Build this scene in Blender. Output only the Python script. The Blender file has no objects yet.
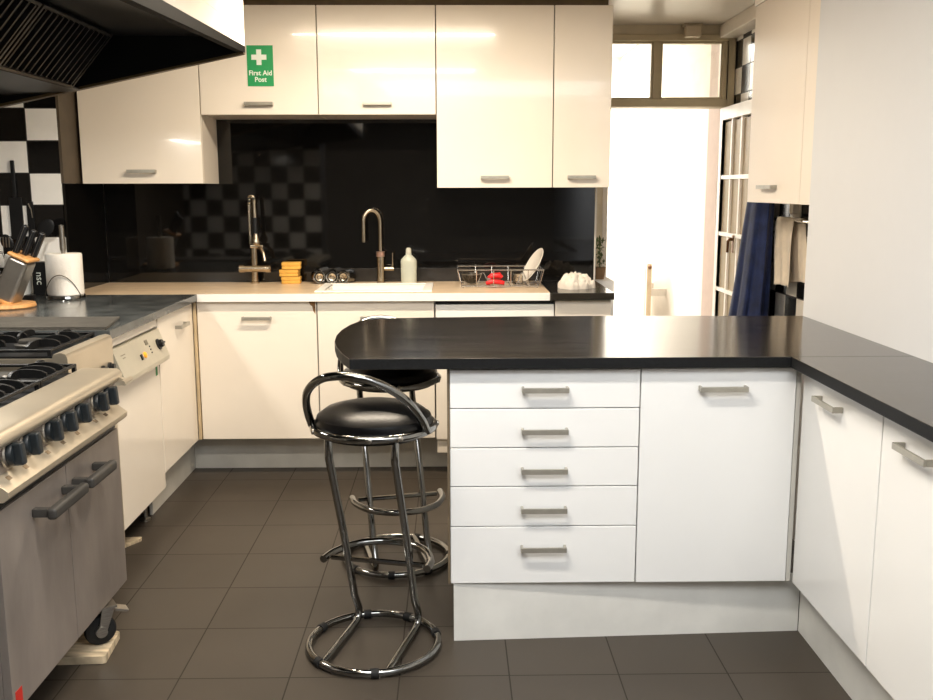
import bpy, bmesh, math, random
from math import sin, cos, pi, radians, sqrt
from mathutils import Vector, Matrix
random.seed(7)
SC = bpy.context.scene
COL = SC.collection
SC.view_settings.view_transform = 'Standard'
SC.view_settings.look = 'None'
SC.view_settings.exposure = 0.0

# ------------------------------------------------------------------ materials
def lin(c):
    if isinstance(c, str):
        c = c.lstrip('#'); c = [int(c[i:i+2], 16)/255 for i in (0, 2, 4)]
    return tuple((x/12.92 if x <= .04045 else ((x+.055)/1.055)**2.4) for x in c) + (1,)
MATS = {}
def mat(name, col, rough=.5, metal=0., var=.04, scale=14., bump=0., bscale=60., coat=0., trans=0., ior=1.45,
        emit=0., stretch=(1, 1, 1), rvar=0., alpha=1., sheen=0., spec=.5):
    if name in MATS: return MATS[name]
    m = bpy.data.materials.new(name); m.use_nodes = True
    nt = m.node_tree; N = nt.nodes; L = nt.links
    b = N['Principled BSDF']
    c = lin(col)
    b.inputs['Roughness'].default_value = rough
    b.inputs['Metallic'].default_value = metal
    b.inputs['IOR'].default_value = ior
    b.inputs['Specular IOR Level'].default_value = spec
    b.inputs['Coat Weight'].default_value = coat
    b.inputs['Coat Roughness'].default_value = .04
    b.inputs['Transmission Weight'].default_value = trans
    b.inputs['Sheen Weight'].default_value = sheen
    b.inputs['Alpha'].default_value = alpha
    tc = N.new('ShaderNodeTexCoord'); mp = N.new('ShaderNodeMapping'); mp.inputs['Scale'].default_value = stretch
    L.new(tc.outputs['Object'], mp.inputs['Vector'])
    nz = N.new('ShaderNodeTexNoise'); nz.inputs['Scale'].default_value = scale; nz.inputs['Detail'].default_value = 6
    L.new(mp.outputs['Vector'], nz.inputs['Vector'])
    rp = N.new('ShaderNodeValToRGB')
    rp.color_ramp.elements[0].position = .3; rp.color_ramp.elements[1].position = .7
    rp.color_ramp.elements[0].color = tuple(max(0, x*(1-var*2)) for x in c[:3]) + (1,)
    rp.color_ramp.elements[1].color = tuple(min(1, x*(1+var*2)) for x in c[:3]) + (1,)
    L.new(nz.outputs['Fac'], rp.inputs['Fac']); L.new(rp.outputs['Color'], b.inputs['Base Color'])
    if rvar:
        mr = N.new('ShaderNodeMapRange'); mr.inputs['To Min'].default_value = max(.02, rough-rvar); mr.inputs['To Max'].default_value = rough+rvar
        L.new(nz.outputs['Fac'], mr.inputs['Value']); L.new(mr.outputs['Result'], b.inputs['Roughness'])
    if bump:
        n2 = N.new('ShaderNodeTexNoise'); n2.inputs['Scale'].default_value = bscale; n2.inputs['Detail'].default_value = 4
        L.new(mp.outputs['Vector'], n2.inputs['Vector'])
        bp = N.new('ShaderNodeBump'); bp.inputs['Strength'].default_value = bump; bp.inputs['Distance'].default_value = .01
        L.new(n2.outputs['Fac'], bp.inputs['Height']); L.new(bp.outputs['Normal'], b.inputs['Normal'])
    if emit:
        b.inputs['Emission Color'].default_value = c; b.inputs['Emission Strength'].default_value = emit
    MATS[name] = m
    return m

def math_node(nt, op, a, b=None):
    n = nt.nodes.new('ShaderNodeMath'); n.operation = op
    for i, v in enumerate((a, b)):
        if v is None: continue
        if hasattr(v, 'is_output'): nt.links.new(v, n.inputs[i])
        else: n.inputs[i].default_value = v
    return n.outputs[0]

def tile_mat(name, au, av, u0, v0, size, c1, c2, cg, rough=.12, gap=.012, var=.25, vscale=3., sheen=False, bump=.15, spec=.5):
    """checked or plain square tiles in world space; au/av are the axes (0,1,2) of the tiled plane"""
    m = bpy.data.materials.new(name); m.use_nodes = True
    nt = m.node_tree; N = nt.nodes; L = nt.links; b = N['Principled BSDF']
    g = N.new('ShaderNodeNewGeometry'); sp = N.new('ShaderNodeSeparateXYZ'); L.new(g.outputs['Position'], sp.inputs[0])
    u = math_node(nt, 'DIVIDE', math_node(nt, 'SUBTRACT', sp.outputs[au], u0), size)
    v = math_node(nt, 'DIVIDE', math_node(nt, 'SUBTRACT', sp.outputs[av], v0), size)
    fu, fv = math_node(nt, 'FLOOR', u), math_node(nt, 'FLOOR', v)
    par = math_node(nt, 'ABSOLUTE', math_node(nt, 'MODULO', math_node(nt, 'ADD', fu, fv), 2.0))
    ru, rv = math_node(nt, 'SUBTRACT', u, fu), math_node(nt, 'SUBTRACT', v, fv)
    du = math_node(nt, 'MINIMUM', ru, math_node(nt, 'SUBTRACT', 1.0, ru))
    dv = math_node(nt, 'MINIMUM', rv, math_node(nt, 'SUBTRACT', 1.0, rv))
    gm = math_node(nt, 'LESS_THAN', math_node(nt, 'MINIMUM', du, dv), gap)
    cb = N.new('ShaderNodeCombineXYZ'); L.new(fu, cb.inputs[0]); L.new(fv, cb.inputs[1])
    wn = N.new('ShaderNodeTexWhiteNoise'); wn.noise_dimensions = '3D'; L.new(cb.outputs[0], wn.inputs['Vector'])
    nz = N.new('ShaderNodeTexNoise'); nz.inputs['Scale'].default_value = vscale; nz.inputs['Detail'].default_value = 8
    L.new(g.outputs['Position'], nz.inputs['Vector'])
    mx = N.new('ShaderNodeMix'); mx.data_type = 'RGBA'; L.new(par, mx.inputs['Factor'])
    mx.inputs['A'].default_value = lin(c1); mx.inputs['B'].default_value = lin(c2)
    k = math_node(nt, 'ADD', math_node(nt, 'MULTIPLY', math_node(nt, 'SUBTRACT', wn.outputs['Value'], .5), var*.5),
                  math_node(nt, 'ADD', 1.0, math_node(nt, 'MULTIPLY', math_node(nt, 'SUBTRACT', nz.outputs['Fac'], .5), var*2)))
    sc = N.new('ShaderNodeVectorMath'); sc.operation = 'SCALE'
    L.new(mx.outputs['Result'], sc.inputs[0]); L.new(k, sc.inputs['Scale'])
    m2 = N.new('ShaderNodeMix'); m2.data_type = 'RGBA'; L.new(gm, m2.inputs['Factor'])
    L.new(sc.outputs[0], m2.inputs['A']); m2.inputs['B'].default_value = lin(cg)
    L.new(m2.outputs['Result'], b.inputs['Base Color'])
    b.inputs['Specular IOR Level'].default_value = spec
    mr = N.new('ShaderNodeMapRange'); mr.inputs['To Min'].default_value = rough*.8; mr.inputs['To Max'].default_value = rough*1.25
    L.new(nz.outputs['Fac'], mr.inputs['Value'])
    rr = math_node(nt, 'MAXIMUM', mr.outputs['Result'], math_node(nt, 'MULTIPLY', gm, .7)); L.new(rr, b.inputs['Roughness'])
    h = math_node(nt, 'ADD', math_node(nt, 'SUBTRACT', 1.0, gm), math_node(nt, 'MULTIPLY', nz.outputs['Fac'], .25))
    bp = N.new('ShaderNodeBump'); bp.inputs['Strength'].default_value = bump; bp.inputs['Distance'].default_value = .004
    L.new(h, bp.inputs['Height']); L.new(bp.outputs['Normal'], b.inputs['Normal'])
    return m

M = dict(
  cream=mat('warm_lit_white_gloss', '#f7eee0', .16, coat=.3, var=.008, scale=3),  # same white as the peninsula, warm light tinted into the colour
  warmlit_matt=mat('warm_lit_white_satin', '#ebe1d4', .42, var=.006, scale=3, spec=.25),  # unit white with warm light tinted in, less shine
  warmlit_low=mat('warm_lit_base_gloss', '#f3e9da', .22, coat=.2, var=.01, scale=3),  # base unit white, the warm light mixed into its colour
  white=mat('white_gloss', '#ececea', .28, coat=.15, var=.006, scale=3),
  carc=mat('carcass_white', '#dcd8d0', .5, var=.02),
  darkedge=mat('brown_edging', '#6d5f4c', .5, var=.1),
  plinth=mat('plinth_grey', '#c9c6bd', .42, var=.05, scale=6),
  plinthw=mat('plinth_white', '#dddcd6', .4, var=.04, scale=6),
  steel=mat('brushed_nickel', '#a8a39a', .32, 1., var=.08, scale=40, stretch=(1, 1, 6)),
  nickel=mat('satin_nickel_handle', '#aeaa9f', .36, .6, var=.05, scale=30),
  chrome=mat('chrome', '#8e8e8c', .09, 1., var=.05, scale=12),
  tap=mat('brushed_tap', '#c0b29c', .24, 1., var=.06, scale=25),
  oven=mat('worn_stainless', '#a49b94', .42, .65, var=.09, scale=7, rvar=.08, stretch=(1, 1, .4), bump=.04),
  ovenwarm=mat('warm_stainless', '#c6b9a3', .3, .6, var=.05, scale=4, rvar=.03),
  iron=mat('cast_iron', '#1b1b1b', .42, .2, var=.2, bump=.2, bscale=160),
  blackplastic=mat('black_plastic', '#17181a', .33, var=.1),
  knob=mat('charcoal_knob', '#1c2124', .42, var=.15),
  hood=mat('black_hood_steel', '#191a1b', .3, .35, var=.1, scale=9),
  filt=mat('filter_steel', '#4a4a49', .32, .8, var=.15, scale=12),
  splash=mat('black_glass', '#0e0d0c', .045, var=.1, coat=.0, spec=.75),
  worktop=mat('black_worktop', '#25211c', .15, var=.3, scale=4, stretch=(.6, 7, 7), rvar=.03, spec=.5, bump=.012, bscale=6),
  worktopedge=mat('black_worktop_edge', '#141516', .55, var=.25, scale=260, spec=.25),
  slate=mat('dark_slate_worktop', '#4b4e4e', .17, var=.22, scale=9, rvar=.06),
  beige=mat('beige_worktop', '#dcc4a4', .3, var=.06, scale=5, stretch=(1, 5, 5)),
  ceramic=mat('white_ceramic', '#f6f3ec', .35, coat=.0, var=.01),
  leather=mat('black_vinyl', '#0a0a0b', .3, var=.2, bump=.06, bscale=220, coat=.0, spec=.32),
  rubber=mat('black_rubber', '#121212', .7, var=.1),
  wood=mat('light_wood', '#c9945a', .5, var=.14, scale=9, stretch=(8, 1, 1)),
  plank=mat('raw_plank', '#b9a88c', .75, var=.25, scale=10, bump=.2, stretch=(1, 6, 1)),
  paper=mat('paper_white', '#f6f2ea', .9, var=.02, bump=.15, bscale=120),
  sponge=mat('yellow_sponge', '#dca94e', .9, var=.1, bump=.5, bscale=150),
  bottle=mat('milky_bottle', '#dde0cf', .35, var=.03, trans=.25),
  red=mat('red_plastic', '#cf2023', .3, var=.06),
  plate=mat('white_plate', '#ece5da', .2, var=.02, coat=.2),
  mesh=mat('dark_mesh', '#4a4640', .4, .8, var=.5, scale=120),
  cloth=mat('white_cloth', '#e8dfd2', .95, var=.05, bump=.25, bscale=120, sheen=.3),
  towel=mat('cream_towel', '#e2d4bf', .95, var=.05, bump=.3, bscale=160, sheen=.3),
  navy=mat('navy_cloth', '#172449', .9, var=.22, bump=.2, bscale=180, sheen=.1),
  blackcloth=mat('black_cloth', '#1a1b1d', .9, var=.2, bump=.2, bscale=150),
  green=mat('green_sign', '#1fa05c', .4, var=.02),
  greentape=mat('green_tape', '#2f8f4e', .6, var=.05),
  signwhite=mat('sign_white', '#f4faf0', .5, var=.01),
  frame=mat('taupe_paint', '#d2c3a2', .45, var=.05, scale=4),
  doorwhite=mat('door_white_paint', '#f4ece0', .35, var=.02),
  glass=mat('clear_glass', '#ffffff', .02, trans=1., var=0, ior=1.45),
  brass=mat('aged_brass', '#6b4a2a', .4, .8, var=.1),
  panelbeige=mat('beige_panel', '#bfb8a6', .4, .2, var=.04, scale=6),
  orange=mat('orange_lamp', '#f0a030', .3, emit=.4, var=.02),
  leaf=mat('leaf_green', '#5c6b3c', .6, var=.3, scale=20),
  pot=mat('clay_pot', '#9c7b5a', .7, var=.1),
  redtag=mat('red_tag', '#b4281f', .5, var=.05),
  socket=mat('socket_white', '#f6eedd', .35, var=.01),
  chip=mat('chipboard', '#7d5a34', .9, var=.4, scale=60, bump=.4),
)
def pane_mat(name, tint, body, gloss=.06):
    m = bpy.data.materials.new(name); m.use_nodes = True; nt = m.node_tree; N = nt.nodes; L = nt.links
    N.remove(N['Principled BSDF']); out = N['Material Output']
    tr = N.new('ShaderNodeBsdfTransparent'); tr.inputs[0].default_value = lin(tint)
    df = N.new('ShaderNodeBsdfDiffuse'); df.inputs[0].default_value = lin(tint)
    gl = N.new('ShaderNodeBsdfGlossy'); gl.inputs['Roughness'].default_value = .03
    nz = N.new('ShaderNodeTexNoise'); nz.inputs['Scale'].default_value = 3
    mr = N.new('ShaderNodeMapRange'); mr.inputs['To Min'].default_value = body*.9; mr.inputs['To Max'].default_value = body*1.1
    L.new(nz.outputs['Fac'], mr.inputs['Value'])
    a = N.new('ShaderNodeMixShader'); L.new(mr.outputs['Result'], a.inputs[0]); L.new(tr.outputs[0], a.inputs[1]); L.new(df.outputs[0], a.inputs[2])
    b = N.new('ShaderNodeMixShader'); b.inputs[0].default_value = gloss; L.new(a.outputs[0], b.inputs[1]); L.new(gl.outputs[0], b.inputs[2])
    L.new(b.outputs[0], out.inputs['Surface']); MATS[name] = m; return m
M['pane'] = pane_mat('window_glass', '#fdfdfa', .02)
M['doorpane'] = pane_mat('frosted_door_glass', '#e6d6ba', .55)
# ------------------------------------------------------------------ mesh builder
class MB:
    def __init__(s): s.bm = bmesh.new()
    def box(s, x0, x1, y0, y1, z0, z1, bev=.0, seg=2):
        bm = bmesh.new(); bmesh.ops.create_cube(bm, size=1)
        for v in bm.verts:
            v.co = Vector(((x0+x1)/2+v.co.x*(x1-x0), (y0+y1)/2+v.co.y*(y1-y0), (z0+z1)/2+v.co.z*(z1-z0)))
        if bev: bmesh.ops.bevel(bm, geom=list(bm.edges), offset=min(bev, .45*min(abs(x1-x0), abs(y1-y0), abs(z1-z0))), segments=seg, affect='EDGES', profile=.5)
        s._merge(bm); return s
    def _merge(s, bm, mtx=None):
        me = bpy.data.meshes.new('tmp')
        if mtx is not None: bm.transform(mtx)
        bm.to_mesh(me); bm.free(); s.bm.from_mesh(me); bpy.data.meshes.remove(me)
    def raw(s, verts, faces):
        vs = [s.bm.verts.new(v) for v in verts]
        for f in faces: 
            try: s.bm.faces.new([vs[i] for i in f])
            except ValueError: pass
        return s
    def prism(s, pts, z0, z1, axis='z', bev=0.):
        """extrude polygon along axis; pts 2-D in the other two axes (xy / xz for y / yz for x)"""
        def mk(p, t):
            return {'z': (p[0], p[1], t), 'y': (p[0], t, p[1]), 'x': (t, p[0], p[1])}[axis]
        bm = bmesh.new(); a = [bm.verts.new(mk(p, z0)) for p in pts]; b = [bm.verts.new(mk(p, z1)) for p in pts]
        n = len(pts); bm.faces.new(a); bm.faces.new(b[::-1])
        for i in range(n): bm.faces.new((a[i], a[(i+1) % n], b[(i+1) % n], b[i]))
        bmesh.ops.recalc_face_normals(bm, faces=bm.faces)
        if bev: bmesh.ops.bevel(bm, geom=list(bm.edges), offset=bev, segments=2, affect='EDGES', profile=.5)
        s._merge(bm); return s
    def tube(s, pts, r, n=10, closed=False, caps=True):
        pts = [Vector(p) for p in pts]; m = len(pts); rs = r if isinstance(r, (list, tuple)) else [r]*m
        tang = []
        for i in range(m):
            if closed: t = pts[(i+1) % m]-pts[i-1]
            else: t = pts[min(i+1, m-1)]-pts[max(i-1, 0)]
            tang.append(t.normalized())
        up = Vector((0, 0, 1)) if abs(tang[0].z) < .9 else Vector((1, 0, 0))
        nrm = (up-tang[0]*up.dot(tang[0])).normalized(); rings = []
        for i in range(m):
            nrm = (nrm-tang[i]*nrm.dot(tang[i])).normalized(); bn = tang[i].cross(nrm)
            rings.append([s.bm.verts.new(pts[i]+(nrm*cos(2*pi*k/n)+bn*sin(2*pi*k/n))*rs[i]) for k in range(n)])
        for i in range(m if closed else m-1):
            A, B = rings[i], rings[(i+1) % m]
            for k in range(n): s.bm.faces.new((A[k], A[(k+1) % n], B[(k+1) % n], B[k]))
        if caps and not closed:
            s.bm.faces.new(rings[0][::-1]); s.bm.faces.new(rings[-1])
        return s
    def lathe(s, prof, c=(0, 0, 0), axis='z', n=32, mtx=None):
        """prof: list of (r, h)"""
        bm = bmesh.new(); rings = []
        for r, h in prof:
            if r < 1e-6: rings.append([bm.verts.new((0, 0, h))])
            else: rings.append([bm.verts.new((r*cos(2*pi*k/n), r*sin(2*pi*k/n), h)) for k in range(n)])
        for A, B in zip(rings[:-1], rings[1:]):
            for k in range(n):
                a, b, c_, d = A[k % len(A)], A[(k+1) % n % len(A)], B[(k+1) % n % len(B)], B[k % len(B)]
                f = []
                for v in (a, b, c_, d):
                    if v not in f: f.append(v)
                if len(f) > 2: bm.faces.new(f)
        if len(rings[0]) > 1: bm.faces.new(rings[0][::-1])
        if len(rings[-1]) > 1: bm.faces.new(rings[-1])
        R = {'z': Matrix(), 'x': Matrix.Rotation(pi/2, 4, 'Y'), 'y': Matrix.Rotation(-pi/2, 4, 'X')}[axis]
        s._merge(bm, (mtx or Matrix.Translation(c)) @ R); return s
    def grid(s, fn, nu, nv, closed_u=False):
        vs = [[s.bm.verts.new(fn(i/(nu if closed_u else nu-1), j/(nv-1))) for i in range(nu)] for j in range(nv)]
        for j in range(nv-1):
            for i in range(nu if closed_u else nu-1):
                s.bm.faces.new((vs[j][i], vs[j][(i+1) % nu], vs[j+1][(i+1) % nu], vs[j+1][i]))
        return s
    def xf(s, mtx): s.bm.transform(mtx); return s

WM = {}
def link(o, parent=None):
    COL.objects.link(o)
    if parent is not None: o.parent = parent
def thing(name, label, cat, loc=(0, 0, 0), rz=0., group=None):
    o = bpy.data.objects.new(name, None); COL.objects.link(o); o.empty_display_size = .05
    o.location = loc; o.rotation_euler = (0, 0, rz); o['label'] = label; o['category'] = cat
    if group: o['group'] = group
    WM[o] = Matrix.Translation(loc) @ Matrix.Rotation(rz, 4, 'Z')
    return o
def obj(name, mb, m, parent=None, label=None, sharp=35, local=False, smooth=True, mod=None):
    """mesh given in world coordinates (or in the parent's when local) -> one object"""
    bm = mb.bm
    bmesh.ops.remove_doubles(bm, verts=bm.verts, dist=1e-6)
    bmesh.ops.recalc_face_normals(bm, faces=bm.faces)
    W = WM[parent] if parent is not None else Matrix()
    c = None
    if parent is None:
        xs = [v.co for v in bm.verts]
        c = Vector(((min(v.x for v in xs)+max(v.x for v in xs))/2, (min(v.y for v in xs)+max(v.y for v in xs))/2, min(v.z for v in xs)))
        W = Matrix.Translation(c)
    if not local: bm.transform(W.inverted())
    me = bpy.data.meshes.new(name); bm.to_mesh(me); bm.free()
    ms = m if isinstance(m, (list, tuple)) else [m]
    for k in ms: me.materials.append(M[k] if isinstance(k, str) else k)
    if smooth:
        me.shade_smooth(); me.set_sharp_from_angle(angle=radians(sharp))
    o = bpy.data.objects.new(name, me); link(o, parent)
    if c is not None: o.location = c
    WM[o] = W
    if label: o['label'] = label
    if smooth:
        wn = o.modifiers.new('weighted_normals', 'WEIGHTED_NORMAL'); wn.keep_sharp = True; wn.weight = 100; wn.mode = 'FACE_AREA'
    return o
def tag(o, label, cat, group=None):
    o['label'] = label; o['category'] = cat
    if group: o['group'] = group
    return o
def struct(o): o['kind'] = 'structure'; return o
def copy_tree(o, parent=None):
    c = o.copy(); COL.objects.link(c)
    if parent is not None: c.parent = parent
    for ch in list(o.children): copy_tree(ch, c)
    return c

# ------------------------------------------------------------------ measures
ZT = .945           # worktop surface
WB = .911           # underside of worktop
CEIL = 2.414
T = .333
GX, GY = -1.1634, 4.355
# ------------------------------------------------------------------ room shell
floor_m = tile_mat('floor_tiles', 0, 1, GX, GY, T, '#413a32', '#403931', '#262019', rough=.42, gap=.0065, var=.22, vscale=4, bump=.12, spec=.35)
struct(obj('floor', MB().box(-2.6, 1.9, -2.7, 5.96, -.1, 0), floor_m))
ceil_m = mat('ceiling_paint', '#efe6d8', .3, var=.01)
struct(obj('ceiling', MB().box(-2.6, 1.9, -2.7, 6.0, CEIL, CEIL+.1), ceil_m))
wallpaint = mat('wall_white', '#e9e6e1', .6, var=.008)
pierpaint = mat('pier_white', '#d5d7da', .5, var=.003)
brownp = mat('taupe_wall', '#51473a', .6, var=.06)
struct(obj('wall_back', MB().box(-2.6, .80, 5.362, 5.5, 0, CEIL), wallpaint))
tile_left = tile_mat('checked_wall_tiles_left', 0, 2, -1.925-.156*8, 1.694-.156*21, .156, '#fcfbf7', '#161515', '#1d1b19', rough=.1, gap=.018, var=.12, vscale=9)
tile_near = tile_mat('checked_wall_tiles_near', 0, 2, -1.2-.15*20, 0.01, .15, '#f2efe8', '#161515', '#1d1b19', rough=.1, gap=.018, var=.12, vscale=9)
tile_right = tile_mat('checked_wall_tiles_right', 1, 2, 4.83-.155*40, .92-.155*20, .155, '#171615', '#efe8dc', '#2a2622', rough=.15, gap=.02, var=.12, vscale=9)
struct(obj('wall_left_alcove_tiles', MB().box(-2.6, -1.928, 4.816, 5.36, 0, CEIL), [tile_left]))
struct(obj('wall_left_return', MB().box(-1.928, -1.915, 4.818, 5.36, 1.489, CEIL), brownp))
struct(obj('wall_left', MB().box(-2.62, -2.46, -2.7, 4.815, 0, CEIL), brownp))
struct(obj('wall_left_near', MB().box(-2.455, -1.2, 1.45, 1.8, 0, CEIL), tile_near))
struct(obj('wall_right', MB().box(1.43, 1.9, -2.7, 3.835, 0, CEIL), pierpaint))
struct(obj('wall_right_tiles', MB().box(1.706, 1.9, 3.84, 5.9, 0, CEIL), tile_right))
struct(obj('wall_rear', MB().box(-2.6, 1.9, -2.8, -2.7, 0, CEIL), mat('rear_paint', '#7d7870', .7, var=.02)))
# doorway wall (set back) with door opening and transom window
DW = 5.9
hallw = mat('hall_white', '#fbfaf7', .8, var=.005)
shadew = mat('hall_shade_pink', '#cfb9ab', .8, var=.02)  # pinkish tone paints the shade on the hall wall by the doorway
OX0, OX1 = .955, 1.66
w = MB().box(.80, OX0, DW, DW+.12, 0, CEIL).box(1.70, 1.9, DW, DW+.12, 0, CEIL).box(OX0, 1.70, DW, DW+.12, 2.36, CEIL)
struct(obj('wall_doorway', w, mat('doorway_paint', '#ecdfc4', .5, var=.03)))
struct(obj('wall_back_return', MB().box(.795, .83, 5.50, 5.9, 0, CEIL), hallw))
fr = MB()
struct(obj('trim_7', MB().box(OX0-.03, OX0, DW-.02, DW+.13, 0, 2.36, .004), 'doorwhite'))
fr.box(OX1, 1.70, DW-.02, DW+.13, 0, 2.36, .004)
fr.box(OX0, OX1, DW-.025, DW+.13, 1.938, 1.985, .006).box(OX0, OX1, DW-.02, DW+.13, 2.322, 2.36, .004)
struct(obj('trim_1', fr, 'frame'))
w1 = thing('window_1', 'taupe framed transom window of two panes above the doorway', 'window', (1.29, DW, 1.985)); del w1['category']; w1['kind'] = 'structure'; del w1['label']
wf = MB().box(1.213, 1.258, DW, DW+.07, 1.985, 2.322, .004)
wf.box(1.632, OX1, DW, DW+.07, 1.985, 2.322, .004)
for a, b in ((OX0, 1.213), (1.258, 1.632)):
    wf.box(a, a+.012, DW+.01, DW+.05, 1.985, 2.322).box(b-.012, b, DW+.01, DW+.05, 1.985, 2.322)
    wf.box(a+.012, b-.012, DW+.01, DW+.05, 1.985, 1.997).box(a+.012, b-.012, DW+.01, DW+.05, 2.31, 2.322)
obj('window_frame', wf, 'frame', w1)
for a, b in ((OX0, 1.213), (1.258, 1.632)):
    obj('pane', MB().box(a+.012, b-.012, DW+.028, DW+.032, 1.997, 2.31), 'pane', w1)
# white cornice between ceiling and tiles of the right wall
struct(obj('trim_2', MB().box(1.60, 1.705, 4.7, 5.895, 2.335, CEIL-.001, .006), mat('cornice_white', '#e8dccb', .5, var=.01)))
# hall beyond the doorway
struct(obj('floor_hall', MB().box(-.6, 3.2, 6.03, 10.0, -.1, 0), mat('hall_floor', '#d8d2c8', .5, var=.03)))
struct(obj('wall_hall_pier', MB().box(1.70, 2.2, 6.03, 6.44, 0, 2.75), shadew))  # wall split here so this piece takes the shaded colour
struct(obj('wall_hall_right', MB().box(1.72, 2.2, 6.445, 10.0, 0, 2.75), mat('hall_cream', '#fbf2e4', .8, var=.01)))
struct(obj('wall_hall_back', MB().box(-.6, 3.2, 10.0, 10.1, 0, 2.9), hallw))
struct(obj('wall_hall_left', MB().box(-.6, -.5, 6.03, 10.0, 0, 2.9), hallw))
struct(obj('ceiling_hall', MB().box(-.6, 2.2, 6.03, 10.0, 2.76, 2.86), hallw))
# open glazed door along the right wall
d1 = thing('door_1', 'x', 'door', (1.64, 5.88, 0)); del d1['category']; del d1['label']; d1['kind'] = 'structure'
DX0, DX1, DY0, DY1, DZ = 1.622, 1.660, 5.19, 5.885, 1.93
df = MB().box(DX0, DX1, DY1-.06, DY1, .01, DZ, .003).box(DX0, DX1, DY0, DY0+.075, .01, DZ, .003)
df.box(DX0, DX1, DY0+.075, DY1-.06, DZ-.075, DZ, .003).box(DX0, DX1, DY0+.075, DY1-.06, .01, .22, .003)
gy0, gy1 = DY0+.075, DY1-.06
for k in (1, 2):
    y = gy0+(gy1-gy0)*k/3; df.box(DX0+.004, DX1-.004, y-.012, y+.012, .22, DZ-.075, .002)
zs = [1.52, 1.185, .85, .515]
for z in zs: df.box(DX0+.003, DX1-.003, gy0, gy1, z-.012, z+.012, .002)
obj('door_frame', df, 'doorwhite', d1)
zz = [.22]+zs[::-1]+[DZ-.075]
for k in range(3):
    for j in range(5):
        a, b = gy0+(gy1-gy0)*k/3, gy0+(gy1-gy0)*(k+1)/3
        obj('pane', MB().box(1.639, 1.643, a+.012, b-.012, zz[j]+.012, zz[j+1]-.012), 'doorpane', d1)
h = MB().tube([(1.622, 5.50, 1.165), (1.60, 5.50, 1.165), (1.593, 5.505, 1.155), (1.593, 5.51, 1.09)], .008, 8)
h.box(1.616, 1.622, 5.485, 5.515, 1.09, 1.19, .002)
obj('door_handle', h, 'brass', d1, label='dark brown door handle')
# box detector above transom
sd = MB().box(1.385, 1.475, 5.815, DW, 2.335, 2.40, .006).box(1.375, 1.485, 5.83, DW, 2.40, 2.4135)
tag(obj('alarm_box', sd, mat('alarm_ivory', '#d9c9ae', .4, var=.02)), 'small ivory alarm box fixed above the transom window', 'alarm box')

# ------------------------------------------------------------------ handles
def handle(parent, cx, cy, cz, d=(0, -1), w=.145, m='nickel'):
    """flat bar handle on two posts; d = outward direction in plan; the bar runs along the perpendicular"""
    dx, dy = d; px, py = -dy, dx
    def bx(mb, a0, a1, o0, o1, z0, z1, bev=.0015):
        xs = sorted((cx+px*a0+dx*o0, cx+px*a1+dx*o1)); ys = sorted((cy+py*a0+dy*o0, cy+py*a1+dy*o1))
        mb.box(xs[0], xs[1], ys[0], ys[1], z0, z1, bev)
    mb = MB(); h = w/2
    bx(mb, -h, h, .024, .031, cz-.0085, cz+.0085)
    bx(mb, -h, -h+.008, 0, .024, cz-.0085, cz+.0085); bx(mb, h-.008, h, 0, .024, cz-.0085, cz+.0085)
    return obj('handle', mb, m, parent, label='nickel bar handle')
def carcass(parent, x0, x1, y0, y1, z0, z1, m='carc', openside='-y'):
    t = .016; mb = MB()
    mb.box(x0, x1, y0, y1, z0, z0+t)
    mb.box(x0, x0+t, y0, y1, z0+t, z1) if openside != '-x' else None
    mb.box(x1-t, x1, y0, y1, z0+t, z1) if openside != '+x' else None
    mb.box(x0+t, x1-t, y1-t, y1, z0+t, z1) if openside != '+y' else None
    mb.box(x0+t, x1-t, y0, y0+t, z0+t, z1) if openside != '-y' else None
    return obj('carcass', mb, m, parent)
# ------------------------------------------------------------------ back run base units (fronts at y=4.746)
YB = 4.746; ZB, ZD = .199, .904
G = .002
def back_unit(name, label, cat, x0, x1, hx, front='warmlit_low'):
    t = thing(name, label, cat, ((x0+x1)/2, YB+.3, ZB))
    carcass(t, x0+.001, x1-.001, YB+.021, 5.33, ZB, WB)
    d = obj('door', MB().box(x0+G, x1-G, YB, YB+.019, ZB, ZD, .0025), front, t)
    if hx is not None: handle(d, hx, YB, .822)
    return t, d
t, d = back_unit('base_cabinet', 'warm-lit white gloss base cabinet under the spray tap, chipped at its upper corner', 'cabinet', -1.275, -.677, -.975)
cm = MB().prism([(-.683, .9035), (-.716, .9035), (-.708, .888), (-.698, .880), (-.694, .856), (-.686, .846), (-.683, .838)], YB-.0012, YB+.004, 'y')
obj('chipped_corner', cm, 'chip', d, label='bare broken chipboard at the corner')
t, d = back_unit('sink_cabinet', 'warm-lit white gloss cabinet under the curved tap, half hidden by the bar stools', 'cabinet', -.675, -.088, None)
handle(d, -.385, YB, .822)
obj('top_rail', MB().box(-.673, -.090, YB+.0205, YB+.03, .885, .9105), 'steel', t)
# dishwasher in the back run
t = thing('dishwasher', 'white dishwasher under the dish rack, mostly behind the peninsula', 'dishwasher', (.215, YB+.3, .1))
obj('body', MB().box(-.084, .514, YB+.03, 5.32, .2, .9105), 'carc', t)
d = obj('door', MB().box(-.082, .512, YB, YB+.029, .19, .815, .003), 'warmlit_low', t)
obj('control_strip', MB().box(-.082, .512, YB, YB+.029, .819, .885, .003), 'ceramic', t)
obj('kickboard', MB().box(-.078, .508, YB+.03-.012, YB+.0298, .115, .186, .002), 'warmlit_low', t)
obj('dark_gap', MB().box(-.082, .512, YB+.012, YB+.029, .886, .9105), 'blackplastic', t)
# end unit under the black worktop
t = thing('base_cabinet', 'narrow white end cabinet under the short black worktop beside the doorway', 'cabinet', (.66, YB+.3, ZB))
carcass(t, .519, .795, YB+.021, 5.33, ZB, WB)
obj('door', MB().box(.517, .797, YB, YB+.019, ZB, ZD, .0025), 'warmlit_low', t)
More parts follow.
